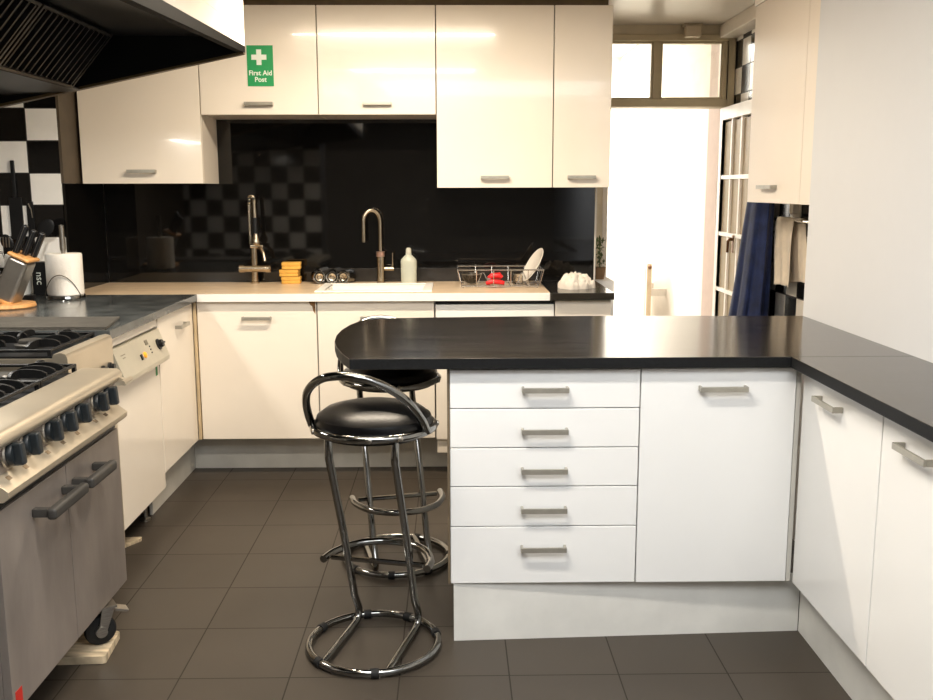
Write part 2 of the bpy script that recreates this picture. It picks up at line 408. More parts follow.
# corner filler post + plinths
tag(obj('plinth', MB().box(-1.362, .79, YB+.155, YB+.17, .0, .198, .001), 'plinth'), 'long grey kick board under the warm-lit white cabinets of the sink wall', 'plinth')
# ------------------------------------------------------------------ left run (fronts at x=-1.293)
XL = -1.293
t = thing('base_cabinet', 'warm-lit white cabinet between the control panel dishwasher and the corner, with one handle', 'cabinet', (-1.6, 4.44, ZB))
carcass(t, -1.87, XL-.021, 4.166, 4.738, ZB, WB, openside='+x')
obj('filler_strip', MB().box(-1.2925, -1.2775, YB-.006, YB+.0195, ZB, WB-.001, .001), mat('filler_tan', '#cbb48f', .5, var=.05), t, label='thin tan filler strip')
d = obj('door', MB().box(XL-.019, XL, 4.168, 4.732, ZB, ZD, .0025), 'warmlit_low', t)
handle(d, XL, 4.50, .822, d=(1, 0))
tag(obj('plinth', MB().box(-1.377, -1.363, 4.17, YB+.17, 0, .198, .001), 'plinth'), 'short grey kick board under the warm-lit white cabinet beside the dishwasher', 'plinth')
t = thing('commercial_dishwasher', 'built-in dishwasher with beige sloping control panel beside the cooker', 'dishwasher', (-1.6, 3.88, 0))
obj('body', MB().box(-1.9, XL-.021, 3.565, 4.158, .13, .86), 'carc', t)
obj('door', MB().box(XL-.019, XL, 3.565, 4.160, .132, .735, .003), 'warmlit_low', t)
obj('top_rail', MB().box(XL-.017, XL-.002, 3.565, 4.16, .868, .9105), 'warmlit_low', t)
# control panel wedge
pp = [(-1.312, .858), (-1.288, .858), (-1.244, .742), (-1.244, .722), (-1.29, .722), (-1.312, .737)]
cp = obj('control_panel', MB().prism(pp, 3.58, 4.158, 'y', .002), 'panelbeige', t)
sl = Vector((.044, 0, -.116)).normalized(); nn = Vector((.116, 0, .044)).normalized()
def onpanel(y, f, off=.0): return Vector((-1.288, y, .858))+Vector((.044, 0, -.116))*f+nn*off
def panel_mtx(y, f):
    p = onpanel(y, f); Yv = Vector((0, 1, 0))
    return Matrix(((sl.x, Yv.x, nn.x, p.x), (sl.y, Yv.y, nn.y, p.y), (sl.z, Yv.z, nn.z, p.z), (0, 0, 0, 1)))
obj('dial', MB().lathe([(.024, -.001), (.024, .006), (.018, .008), (.016, .022), (.0, .022)], mtx=panel_mtx(4.075, .5), n=24), 'blackplastic', cp)
dl = MB().box(-.004, .004, -.02, .02, .022, .027, .001); dl.xf(panel_mtx(4.075, .5)); obj('dial_grip', dl, 'blackplastic', cp)
b = MB().box(-.012, .012, -.008, .008, -.001, .006, .002); b.xf(panel_mtx(3.83, .62)); obj('switch', b, 'blackplastic', cp, label='black rocker switch')
b = MB().lathe([(.013, -.001), (.013, .005), (.009, .008), (0, .009)], mtx=panel_mtx(3.875, .6), n=20); obj('pilot_lamp', b, 'orange', cp, label='orange indicator lamp')
b = MB().box(-.012, .010, -.016, .016, -.001, .003, .001); b.xf(panel_mtx(3.945, .26)); obj('display', b, mat('display_grey', '#6d6656', .3, var=.05), cp)
for f in (.42, .53, .64):
    b = MB().box(-.003, .003, -.005, .005, -.001, .003, .001); b.xf(panel_mtx(3.965, f)); obj('indicator', b, 'blackplastic', cp)
for f, wd in ((.28, .05), (.38, .03)):
    b = MB().box(-.002, .002, -wd/2, wd/2, -.0005, .0006); b.xf(panel_mtx(3.66, f)); obj('maker_mark', b, mat('mark_grey', '#8b8472', .5), cp)
obj('sticker', MB().box(XL-.0005, XL+.0008, 4.105, 4.13, .655, .71), 'greentape', t, label='strip of green tape under the panel')
obj('foot', MB().lathe([(.024, .0), (.024, .008), (.010, .014), (.010, .131), (.0, .131)], (-1.375, 4.10, 0), n=16), 'steel', t)
# ------------------------------------------------------------------ worktops
mb = MB().prism([(-2.455, 3.50), (-1.262, 3.50), (-1.262, 4.7205), (-1.9265, 4.7205), (-1.9265, 4.813), (-2.455, 4.813)], WB, ZT, 'z', .002)
tag(obj('worktop', mb, 'slate'), 'dark slate grey worktop beside the cooker carrying the paper roll', 'worktop')
mb = MB()
sx0, sx1, sy0, sy1 = -.66, -.13, 4.80, 5.16
mb.box(-1.924, sx0, 4.722, 5.345, .9115, ZT).box(sx1, .488, 4.722, 5.345, .9115, ZT).box(sx0, sx1, 4.722, sy0, .9115, ZT).box(sx0, sx1, sy1, 5.345, .9115, ZT)
tag(obj('worktop', mb, ['beige']), 'pale beige worktop with white front edge along the sink wall', 'worktop')
edge = MB().box(-1.2615, .488, 4.716, 4.7215, .907, ZT+.0005, .001)
wt = [o for o in bpy.data.objects if o.name.startswith('worktop')][-1]
obj('front_edge', edge, 'ceramic', wt, label='white front edge strip')
# sink
t = thing('kitchen_sink', 'white ceramic sink set in the beige worktop below the curved tap', 'sink', (-.395, 4.98, ZT))
mb = MB(); x0, x1, y0, y1 = sx0+.012, sx1-.012, sy0+.012, sy1-.012
mb.box(sx0-.03, x0, sy0-.03, sy1+.03, ZT+.0005, ZT+.008, .003).box(x1, sx1+.03, sy0-.03, sy1+.03, ZT+.0005, ZT+.008, .003)
mb.box(x0, x1, sy0-.03, y0, ZT+.0005, ZT+.008, .003).box(x0, x1, y1, sy1+.03, ZT+.0005, ZT+.008, .003)
obj('rim', mb, 'ceramic', t)
mb = MB(); b0 = .77
mb.box(x0, x0+.006, y0, y1, b0, ZT).box(x1-.006, x1, y0, y1, b0, ZT).box(x0, x1, y0, y0+.006, b0, ZT).box(x0, x1, y1-.006, y1, b0, ZT).box(x0, x1, y0, y1, b0-.006, b0)
obj('bowl', mb, 'ceramic', t)
obj('plughole', MB().lathe([(.04, b0), (.04, b0+.002), (.03, b0+.003), (.0, b0+.001)], (-.395, 4.98, 0)), 'chrome', t)
# black end worktop
tag(obj('worktop', MB().prism([(.490, 4.70), (.806, 4.70), (.806, 5.345), (.490, 5.345)], .9115, ZT+.001, 'z', .0015), 'worktop'), 'short black worktop end beside the doorway holding a crumpled cloth', 'worktop')
# peninsula worktop
pts = [(-.315, 2.882), (-.35, 2.985), (-.381, 3.105), (-.403, 3.234), (-.412, 3.369), (-.408, 3.50), (-.392, 3.625), (-.365, 3.73), (-.335, 3.775), (-.285, 3.80), (-.22, 3.816), (-.1, 3.826), (.3, 3.85), (.6, 3.856), (1.428, 3.825), (1.428, 2.882)]
o = tag(obj('worktop', MB().prism(pts, WB, ZT, 'z', .0015), ['worktop', 'worktopedge']), 'black peninsula worktop with rounded end over the bar stools', 'worktop')
for p in o.data.polygons:
    if abs(p.normal.z) < .3: p.material_index = 1
pts = [(1.046, 2.8805), (1.428, 2.8805), (1.428, .9), (1.046, .9)]
o = tag(obj('worktop', MB().prism(pts, WB, ZT, 'z', .0015), ['worktop', 'worktopedge']), 'black worktop running along the white wall toward the camera', 'worktop')
for p in o.data.polygons:
    if abs(p.normal.z) < .3: p.material_index = 1
# ------------------------------------------------------------------ peninsula units
YP = 2.913; PX = -.011
t = thing('drawer_unit', 'white peninsula unit of five handled drawers under the black worktop', 'drawer unit', (.289, 3.3, ZB))
carcass(t, PX+.001, PX+.598, YP+.021, 3.80, ZB, WB, 'white')
obj('side_panel', MB().box(PX-.005, PX+.0005, YP+.001, 3.80, .199, WB-.0005), ['white'], t)
obj('panel_edging', MB().box(PX-.006, PX+.002, YP-.001, YP+.0008, .2, WB-.001), 'darkedge', t)
zs = [.904, .779, .652, .5245, .392, .199]
hz = [.842, .709, .581, .452, .322]
for k in range(5):
    d = obj('drawer', MB().box(PX+.003, PX+.598, YP, YP+.019, zs[k+1]+.0015, zs[k]-.0015, .0025), 'white', t)
    handle(d, .289, YP, hz[k], w=.146)
t = thing('base_cabinet', 'white peninsula cabinet with one wide door beside the five drawers', 'cabinet', (.84, 3.3, ZB))
carcass(t, .590, 1.088, YP+.021, 3.80, ZB, WB, 'white')
d = obj('door', MB().box(.5905, 1.078, YP, YP+.019, ZB, ZD, .0025), 'white', t)
handle(d, .845, YP, .842, w=.15)
obj('corner_post', MB().box(1.080, 1.0945, YP+.004, YP+.03, ZB, ZD), 'plinth', t, label='grey shadow gap post in the corner')
tag(obj('plinth', MB().prism([(PX+.012, YP+.006), (1.148, YP+.055), (1.148, YP+.071), (PX+.012, YP+.022)], 0, .198, 'z'), 'plinthw'), 'white kick board under the peninsula drawers', 'plinth')
struct(obj('baseboard_peninsula', MB().box(PX+.012, PX+.028, YP+.0235, 3.78, 0, .198), 'plinthw'))
# ------------------------------------------------------------------ right run (fronts at x=1.097)
XR = 1.097
for k, (y0, y1, hy, lab) in enumerate(((2.35, 2.905, 2.675, 'white cabinet in the inner corner along the white wall, beside the peninsula door'),
                                      (1.78, 2.348, 2.15, 'white cabinet along the white wall, cut by the picture edge'))):
    t = thing('base_cabinet', lab, 'cabinet', (1.25, (y0+y1)/2, ZB))
    carcass(t, XR+.021, 1.425, y0+.001, y1-.001, ZB, WB, 'white', openside='-x')
    d = obj('door', MB().box(XR, XR+.019, y0+.0015, y1-.0015, ZB, ZD, .0025), 'white', t)
    handle(d, XR, hy, .842, d=(-1, 0), w=.16)
tag(obj('plinth', MB().box(1.150, 1.166, 1.2, YP+.0545, 0, .198, .001), 'plinthw'), 'white kick board along the cabinets on the white wall', 'plinth')

# ------------------------------------------------------------------ wall units (fronts at y=5.013)
YU = 5.013
def wall_unit(label, x0, x1, z0, z1=2.367, hz=None):
    t = thing('overhead_cabinet', label, 'cabinet', ((x0+x1)/2, 5.18, z0))
    mb = MB(); mb.box(x0+.001, x1-.001, YU+.021, 5.347, z0, z1)
    obj('carcass', mb, 'cream', t)
    d = obj('door', MB().box(x0+.0015, x1-.0015, YU, YU+.019, z0, z1, .0025), 'cream', t)
    handle(d, (x0+x1)/2, YU, hz if hz else z0+.053)
    return t
# drop the left return wall strip where the first cabinet stands
wall_unit('tall warm-lit white wall cabinet beside the black extractor hood', -1.898, -1.277, 1.487, hz=1.549)
wall_unit('short warm-lit white wall cabinet bearing the green first aid sign', -1.275, -.677, 1.832)
wall_unit('short warm-lit white wall cabinet above the black splashback between the sign and a tall cabinet', -.675, -.077, 1.832)
wall_unit('tall warm-lit white wall cabinet above the dish rack', -.075, .523, 1.462)
wall_unit('narrow tall warm-lit white wall cabinet beside the doorway', .525, .822, 1.462)
struct(obj('trim_3', MB().box(-1.898, .80, YU+.03, 5.36, 2.368, CEIL-.001), mat('gap_shade_brown', '#5a4a32', .6, var=.1)))  # dark colour paints the shade in the gap above the cabinets
# black glass splashback
mb = MB().box(-1.912, .797, 5.348, 5.3605, ZT+.0005, 1.831, .001)
t = thing('splashback', 'glossy black splashback panel behind the taps and dish rack', 'splashback', (-.55, 5.355, ZT))
obj('back_panel', mb, 'splash', t)
tag(obj('splashback', MB().box(-1.925, -1.913, 4.82, 5.3475, ZT+.0005, 1.4885), 'splash'), 'glossy black splashback panel on the side wall behind the paper roll', 'splashback')
obj('edge_strip', MB().box(.797, .803, 5.345, 5.3605, ZT+.0015, 1.461), 'doorwhite', t)
obj('upstand', MB().box(-.74, .48, 5.338, 5.3475, ZT+.0005, ZT+.075, .001), mat('dark_upstand', '#2a2724', .15, var=.1), t)
# first aid sign
t = thing('first_aid_sign', 'green first aid post sign with white cross stuck on a warm-lit white cabinet door', 'sign', (-.9635, YU-.001, 1.972))
sx, sz = -.9635, 1.972
obj('board', MB().box(sx-.066, sx+.066, YU-.003, YU-.0005, sz, sz+.20, .0005), 'green', t)
cx, cz, a, b = sx-.005, sz+.142, .0125, .038
mb = MB().box(cx-a, cx+a, YU-.0042, YU-.003, cz-b, cz+b).box(cx-b, cx-a, YU-.0042, YU-.003, cz-a, cz+a).box(cx+a, cx+b, YU-.0042, YU-.003, cz-a, cz+a)
obj('cross', mb, 'signwhite', t)
def text(name, s, size, loc, rot, parent, m, ext=.0004, off=.0):
    cu = bpy.data.curves.new(name, 'FONT'); cu.body = s; cu.size = size; cu.align_x = 'CENTER'; cu.extrude = ext; cu.offset = off
    cu.materials.append(M[m]); o = bpy.data.objects.new(name, cu); link(o, parent)
    o.location = WM[parent].inverted() @ Vector(loc); o.rotation_euler = rot
    bpy.context.view_layer.update()
    me = bpy.data.meshes.new_from_object(o.evaluated_get(bpy.context.evaluated_depsgraph_get()))
    o2 = bpy.data.objects.new(name, me); link(o2, parent); o2.location = o.location; o2.rotation_euler = rot
    bpy.data.objects.remove(o); return o2
text('lettering', 'First Aid', .034, (sx, YU-.0038, sz+.054), (pi/2, 0, 0), t, 'signwhite', off=.0007)
text('lettering', 'Post', .034, (sx, YU-.0038, sz+.022), (pi/2, 0, 0), t, 'signwhite', off=.0007)
# wall unit on the right wall
t = thing('overhead_cabinet', 'warm-lit white wall cabinet on the checked tile wall above the navy coat and towel', 'cabinet', (1.6, 4.3, 1.39))
XU = 1.44
obj('carcass', MB().box(XU+.021, 1.7055, 3.98, 4.68, 1.392, 2.30), 'cream', t)
d = obj('door', MB().box(XU, XU+.019, 3.98, 4.682, 1.39, 2.30, .0025), 'warmlit_matt', t)
handle(d, XU, 4.36, 1.462, d=(-1, 0), w=.20)
t = thing('overhead_cabinet', 'narrow slice of warm-lit white wall cabinet between the handled one and the white wall', 'cabinet', (1.6, 3.9, 1.39))
obj('carcass', MB().box(XU+.021, 1.7055, 3.84, 3.977, 1.392, 2.30), 'cream', t)
obj('door', MB().box(XU, XU+.019, 3.84, 3.977, 1.39, 2.30, .0025), 'warmlit_matt', t)
struct(obj('trim_4', MB().box(XU-.004, 1.706, 3.84, 4.69, 2.302, CEIL-.001), 'cream'))

# ------------------------------------------------------------------ hood
t = thing('extractor_hood', 'large black extractor hood with baffle filters above the cooker', 'extractor hood', (-1.5, 3.0, 1.77))
HX, Y0, Y1 = -.8, 1.85, 3.87
mb = MB()
# front lip: taller toward the camera
def quadbox(pa, pb):  # two quads (4 pts each) -> hexahedron
    mb.raw(list(pa)+list(pb), [(0, 1, 2, 3), (7, 6, 5, 4), (0, 4, 5, 1), (1, 5, 6, 2), (2, 6, 7, 3), (3, 7, 4, 0)])
quadbox([(HX, Y0, 1.90), (HX-.03, Y0, 1.90), (HX-.03, Y0, 1.952), (HX, Y0, 1.952)], [(HX, Y1, 1.982), (HX-.03, Y1, 1.982), (HX-.03, Y1, 2.005), (HX, Y1, 2.005)])
obj('front_lip', mb, mat('hood_lip', '#050505', .6, var=.1, spec=.08), t)
mb = MB()
ep = [(HX-.001, 2.003), (HX-.001, 1.984), (-1.765, 1.785), (-2.45, 1.70), (-2.45, 2.06), (HX-.04, 2.06)]
obj('end_panel', MB().prism(ep, Y1-.02, Y1, 'y'), 'hood', t)
ep2 = [(HX-.031, 1.95), (HX-.031, 1.90), (-2.45, 1.70), (-2.45, 2.06), (HX-.04, 2.06)]
obj('end_panel', MB().prism(ep2, Y0, Y0+.02, 'y'), 'hood', t)
obj('rim_trim', MB().prism([(HX-.001, 1.984), (-1.765, 1.785), (-2.45, 1.70), (-2.45, 1.688), (-1.765, 1.774), (HX-.001, 1.975)], Y1-.03, Y1+.001, 'y'), mat('hood_trim', '#6b5a42', .4, .5), t)
mb = MB().prism([(HX-.03, 1.995), (HX-.05, 2.06), (-2.45, 2.06), (-2.45, 2.05), (-1.30, 2.045), (HX-.06, 2.04), (HX-.04, 1.99)], Y0+.021, Y1-.021, 'y')
obj('canopy', mb, mat('hood_inner', '#5c5d5e', .3, .7, var=.12, scale=4), t)
obj('rear_trough', MB().prism([(-1.440, 1.848), (-1.440, 1.836), (-2.45, 1.765), (-2.45, 1.785)], Y0+.021, Y1-.03, 'y'), 'hood', t)
A, B = Vector((-1.275, 0, 2.035)), Vector((-1.440, 0, 1.845))
n = Vector((B.z-A.z, 0, -(B.x-A.x))).normalized()
if n.z > 0: n = -n
for k, (ya, yb) in enumerate(((3.13, 3.74), (2.50, 3.115), (1.88, 2.485))):
    mb = MB(); q = .012
    def slab(u0, u1, y0, y1, h0, h1):
        P = [A+(B-A)*u0, A+(B-A)*u1]
        c = [(P[0]+n*h0), (P[1]+n*h0), (P[1]+n*h1), (P[0]+n*h1)]
        mb.raw([(v.x, y0, v.z) for v in c]+[(v.x, y1, v.z) for v in c], [(0, 1, 2, 3), (7, 6, 5, 4), (0, 4, 5, 1), (1, 5, 6, 2), (2, 6, 7, 3), (3, 7, 4, 0)])
    slab(0, 1, ya, yb, -.012, 0)
    f = obj('baffle_filter', mb, 'hood', t)
    mb = MB()
    slab(0, .04, ya, yb, 0, .014); slab(.96, 1, ya, yb, 0, .014); slab(.04, .96, ya, ya+.012, 0, .014); slab(.04, .96, yb-.012, yb, 0, .014)
    for j in range(13):
        y = ya+.03+(yb-ya-.06)*j/12; slab(.05, .95, y-.004, y+.004, 0, .014)
    if k: slab(.4, .5, ya+.14, ya+.2, .014, .02)
    obj('baffles', mb, 'filt', f)
# boxed-in duct above the hood
struct(obj('wall_hood_boxing', MB().box(-2.45, HX-.001, Y0, Y1-.002, 2.062, CEIL-.001), 'cream'))
struct(obj('trim_5', MB().prism([(Y0, 1.9535), (Y1-.002, 2.0065), (Y1-.002, 2.0615), (Y0, 2.0615)], HX-.012, HX-.001, 'x'), 'cream'))

# ------------------------------------------------------------------ cooker
t = thing('range_cooker', 'worn stainless range cooker with black knobs and two dark handled oven doors', 'cooker', (-1.5, 2.64, 0))
CX = -1.10; C0, C1 = 2.215, 3.062
obj('body', MB().box(-1.95, CX-.022, C0, C1, .157, .84), 'oven', t)
for (a, b, h0, h1, lab) in ((C0+.002, 2.632, 2.40, 2.615, 'n'), (2.636, C1-.001, 2.665, 2.845, 'f')):
    d = obj('oven_door', MB().box(CX-.021, CX, a, b, .16, .688, .002), 'oven', t)
    mb = MB(); zh = .625
    for y in (h0+.012, h1-.012): mb.box(CX, CX+.05, y-.012, y+.012, zh-.012, zh+.012, .004)
    mb.box(CX+.042, CX+.068, h0-.01, h1+.01, zh-.016, zh+.016, .009, 3)
    obj('door_handle', mb, mat('grey_handle', '#3c3a37', .5, .2, var=.1), d, label='dark grey D-shaped handle')
    if lab == 'n': obj('sticker', MB().box(CX-.0005, CX+.001, 2.232, 2.268, .165, .215), 'redtag', d, label='small red sticker')
obj('door_gap', MB().box(CX-.02, CX-.006, C0, C1-.004, .690, .712), 'blackplastic', t)
lip = [(CX-.02, .714), (CX+.02, .716), (CX+.032, .726), (CX+.034, .742), (CX+.022, .752), (CX-.004, .772), (CX-.02, .774)]
obj('lower_lip', MB().prism(lip, C0, C1+.004, 'y', .0015), 'ovenwarm', t)
obj('control_panel', MB().prism([(CX-.02, .774), (CX-.004, .773), (CX+.006, .868), (CX-.02, .868)], C0, C1-.002, 'y'), 'oven', t)
bn = [(CX-.105, .868), (CX-.105, .886), (CX-.09, .888), (CX-.01, .886)]
for k in range(9):
    a = radians(80-k*20); bn.append((CX+.004+.022*cos(a), .864+.022*sin(a)))
bn.append((CX-.02, .842))
obj('front_shelf', MB().prism(bn, C0, C1+.002, 'y'), 'ovenwarm', t)
ky = [2.955, 2.87, 2.725, 2.622, 2.52, 2.385, 2.29]
for y in ky:
    mt = Matrix.Translation((CX+.002, y, .816)) @ Matrix.Rotation(radians(-5), 4, 'Y')
    kb = obj('knob_base', MB().lathe([(.034, 0), (.034, .006), (.030, .009), (0, .009)], axis='x', mtx=mt), 'steel', t)
    mb = MB().lathe([(.029, .006), (.030, .016), (.027, .022), (0, .023)], axis='x', n=10)
    mb.prism([(-.030, .02), (.030, .02), (.026, .042), (-.026, .042)], -.011, .011, 'y', .003) if False else None
    mb.box(.018, .044, -.0125, .0125, -.029, .029, .006, 3)
    mb.xf(mt); obj('knob', mb, 'knob', kb)
for y in ky:
    b = MB().box(-.006, .006, y-.026, y-.006, -.0002, .0006)
    b.xf(Matrix.Translation((CX+.010, 0, .7615)) @ Matrix.Rotation(radians(37.6), 4, 'Y'))
    obj('burner_marking', b, mat('faded_print', '#6e5c45', .6, var=.3), t)
obj('rail_bracket', MB().prism([(CX+.004, .846), (CX+.012, .868), (CX+.045, .852), (CX+.045, .842)], 3.035, 3.055, 'y', .001).tube([(CX+.04, 3.02, .846), (CX+.04, 3.10, .846)], .008, 10), 'ovenwarm', t)
obj('hob_top', MB().box(-1.95, CX-.106, C0, C1, .845, .872, .002), 'blackplastic', t)
def grate(mb, x0, x1, y0, y1, z0, zt):
    r = .008
    mb.box(x0, x1, y0, y0+.010, zt-.024, zt-.014, .003).box(x0, x1, y1-.010, y1, zt-.024, zt-.014, .003)
    mb.box(x0, x0+.010, y0+.010, y1-.010, zt-.024, zt-.014, .003).box(x1-.010, x1, y0+.010, y1-.010, zt-.024, zt-.014, .003)
    cx, cy = (x0+x1)/2, (y0+y1)/2
    for sx in (-1, 1):
        for u in (.28, .5, .72):   # rounded cast fingers
            y = y0+(y1-y0)*u; xa, xb = (x0+.01, cx-.045) if sx < 0 else (cx+.045, x1-.01)
            prof = [(xa, zt-.02), (xa+.012*1, zt-.002)]
            L_ = xb-xa
            pts = [(xa, zt-.022)]+[(xa+L_*(.5-.5*cos(pi*i/8)), zt-.022+.027*sin(pi*i/8)**.6) for i in range(1, 8)]+[(xb, zt-.022)]
            mb.prism(pts, y-.005, y+.005, 'y')
        for u in (.28, .72):
            x = x0+(x1-x0)*u; ya, yb = (y0+.01, cy-.05) if sx < 0 else (cy+.05, y1-.01); L_ = yb-ya
            pts = [(ya, zt-.022)]+[(ya+L_*(.5-.5*cos(pi*i/8)), zt-.022+.027*sin(pi*i/8)**.6) for i in range(1, 8)]+[(yb, zt-.022)]
            mb.prism(pts, x-.005, x+.005, 'x')
    for x in (x0+.007, x1-.007):
        for y in (y0+.007, y1-.007): mb.box(x-.006, x+.006, y-.006, y+.006, z0, zt-.02)
def burner(mb, cx, cy, z0):
    mb.lathe([(.052, z0), (.052, z0+.01), (.04, z0+.014), (.04, z0+.02), (.036, z0+.026), (0, z0+.027)], (cx, cy, 0), n=24)
gx = [(-1.93, -1.575), (-1.57, -1.215)]; gyy = [(2.225, 2.50), (2.503, 2.778), (2.781, 3.055)]
for a, b in gx:
    for c, e in gyy:
        mb = MB(); grate(mb, a, b, c, e, .872, .918); g = obj('pan_support', mb, 'iron', t)
        mb = MB(); burner(mb, (a+b)/2, (c+e)/2, .872); obj('burner', mb, mat('burner_alu', '#6a6762', .35, .8, var=.2), t)
# castor under the front corner, on a wood offcut
CM = Matrix.Translation((-1.127, 2.868, .076)) @ Matrix.Rotation(radians(-58), 4, 'Z')
cs = MB().box(-.03, .03, -.01, .05, .074, .081).prism([(-.012, -.012), (.012, -.012), (.045, .075), (.005, .075)], -.026, -.021, 'x', .001).prism([(-.012, -.012), (.012, -.012), (.045, .075), (.005, .075)], .021, .026, 'x', .001); cs.xf(CM)
c = obj('caster', cs, 'steel', t)
obj('wheel', MB().lathe([(.0, -.012), (.03, -.015), (.034, -.013), (.045, -.012), (.049, -.006), (.049, .006), (.045, .012), (.034, .013), (.03, .015), (0, .012)], axis='x', mtx=CM), 'rubber', c, label='black rubber wheel')
bl = MB().prism([(.045, .058), (.085, .046), (.088, .053), (.045, .069)], -.022, .022, 'x', .001); bl.xf(CM); obj('brake_lever', bl, 'steel', c)
obj('hub', MB().lathe([(.018, -.0285), (.018, .0285)], axis='x', mtx=CM, n=20), 'steel', c)
for x, y in ((-1.85, 2.855), (-1.85, 2.35), (-1.16, 2.30)):
    cs = MB().box(x-.03, x+.03, y-.03, y+.03, .150, .157).box(x-.026, x-.02, y-.04, y+.03, .04, .152).box(x+.02, x+.026, y-.04, y+.03, .04, .152)
    zc = .0495
    c = obj('caster', cs, 'steel', t)
    obj('wheel', MB().lathe([(.0, -.014), (.03, -.015), (.045, -.012), (.049, -.006), (.049, .006), (.045, .012), (.03, .015), (0, .014)], (x, y-.01, zc), 'x'), 'rubber', c)
pl = MB().prism([(-1.34, 2.775), (-1.095, 2.785), (-1.085, 2.79), (-1.098, 2.955), (-1.108, 2.96), (-1.34, 2.95)], 0, .0265, 'z', .002)
o = tag(obj('wood_offcut', pl, 'plank'), 'pale plank offcut under the cooker wheel on the floor', 'wood offcut')
o = tag(obj('wood_offcut', MB().prism([(-1.50, 3.70), (-1.40, 3.68), (-1.31, 3.84), (-1.315, 3.86), (-1.48, 3.85)], 0, .012, 'z', .001), 'plank'), 'thin pointed plank offcut on the floor below the dishwasher', 'wood offcut')
# second hob unit set back behind the cooker
t = thing('gas_hob', 'low stainless gas hob unit between the range cooker and the slate worktop', 'hob', (-1.6, 3.28, 0))
HZ = .935
obj('body', MB().prism([(-1.252, .12), (-1.252, .915), (-1.258, .93), (-1.275, HZ), (-1.298, .930), (-1.302, .915), (-1.95, .915), (-1.95, .12)], 3.075, 3.490, 'y'), 'ovenwarm', t)
obj('hob_top', MB().box(-1.93, -1.304, 3.085, 3.485, .9152, .922, .001), 'blackplastic', t)
for a, b in ((-1.92, -1.615), (-1.61, -1.31)):
    mb = MB(); grate(mb, a, b, 3.09, 3.48, .922, .958); obj('pan_support', mb, 'iron', t)
    mb = MB(); burner(mb, (a+b)/2, 3.285, .922); obj('burner', mb, mat('burner_alu', '#6a6762'), t)
for y in (3.30, 3.37, 3.44):
    obj('knob', MB().lathe([(.016, 0), (.016, .008), (.011, .01), (.011, .022), (0, .022)], (-1.252, y, .822), 'x', n=16), 'blackplastic', t)
for x in (-1.9, -1.3):
    for y in (3.1, 3.46): obj('foot', MB().lathe([(.02, 0), (.02, .01), (.012, .015), (.012, .12), (0, .12)], (x, y, 0), n=12), 'steel', t)
# ribbed drainer mat on the slate worktop
mb = MB().prism([(-2.2, 3.51), (-1.285, 3.51), (-1.335, 3.80), (-2.2, 3.80)], ZT, ZT+.006, 'z')
mat_o = mb
for k in range(13):
    y = 3.52+k*.0225; xe = -1.285-.05*(y-3.51)/.29
    mb.box(-2.2, xe+.008, y-.005, y+.005, ZT+.006, ZT+.014, .002)
tag(obj('draining_mat', mb, mat('ribbed_rubber', '#57534c', .4, var=.1)), 'black ribbed draining mat behind the gas hob', 'mat')

# ------------------------------------------------------------------ things on the slate worktop
t = thing('paper_towel_holder', 'white kitchen paper roll upright on its chrome holder by the splashback', 'paper towel', (-1.865, 4.585, ZT))
px, py = -1.850, 4.585
obj('base', MB().lathe([(.0, ZT), (.088, ZT), (.090, ZT+.004), (.088, ZT+.014), (.08, ZT+.017), (0, ZT+.017)], (px, py, 0)), 'chrome', t)
obj('paper_roll', MB().lathe([(.022, ZT+.018), (.080, ZT+.018), (.083, ZT+.024), (.083, ZT+.208), (.080, ZT+.213), (.022, ZT+.213)], (px, py, 0), n=40), 'paper', t)
obj('rod', MB().lathe([(.008, ZT+.017), (.010, ZT+.22), (.014, ZT+.235), (.012, ZT+.345), (0, ZT+.35)], (px+.0, py, 0), n=16), 'steel', t)
arc = [(px+.085*sin(a)*1.02-.005, py-.088*cos(a)-.004, ZT+.012+.105*sin((a+1.0)/2.35*pi)) for a in [-1.0+2.35*i/20 for i in range(21)]]
obj('wire_arm', MB().tube(arc, .002, 6), mat('dark_wire', '#5b554a', .4, .8), t)
t = thing('knife_block', 'slanted steel knife block with wooden rim on a round wooden base', 'knife block', (-1.955, 4.22, ZT))
kx, ky_ = -1.955, 4.22
obj('base', MB().lathe([(0, ZT), (.115, ZT), (.12, ZT+.006), (.115, ZT+.02), (0, ZT+.021)], (kx-.01, ky_, 0)), 'wood', t)
ax = Vector((.10, 0, .215)); axn = ax.normalized(); p0 = Vector((kx-.015, ky_, ZT+.021))
def frame_m(p, z):
    z = z.normalized(); x = Vector((0, 1, 0)).cross(z).normalized(); y = z.cross(x)
    return Matrix(((x.x, y.x, z.x, p.x), (x.y, y.y, z.y, p.y), (x.z, y.z, z.z, p.z), (0, 0, 0, 1)))
mb = MB().box(-.045, .045, -.055, .055, .012, .215, .018, 4); mb.xf(frame_m(p0, axn)); obj('sleeve', mb, mat('sleeve_steel', '#9a958e', .3, .8, var=.06), t)
mb = MB().box(-.044, .044, -.054, .054, -.0, .03, .01, 2); mb.xf(frame_m(p0, axn)); obj('foot', mb, 'wood', t)
mb = MB().box(-.05, .05, -.06, .06, .2155, .232, .012, 3); mb.xf(frame_m(p0, axn)); obj('top_rim', mb, 'wood', t)
kn = None
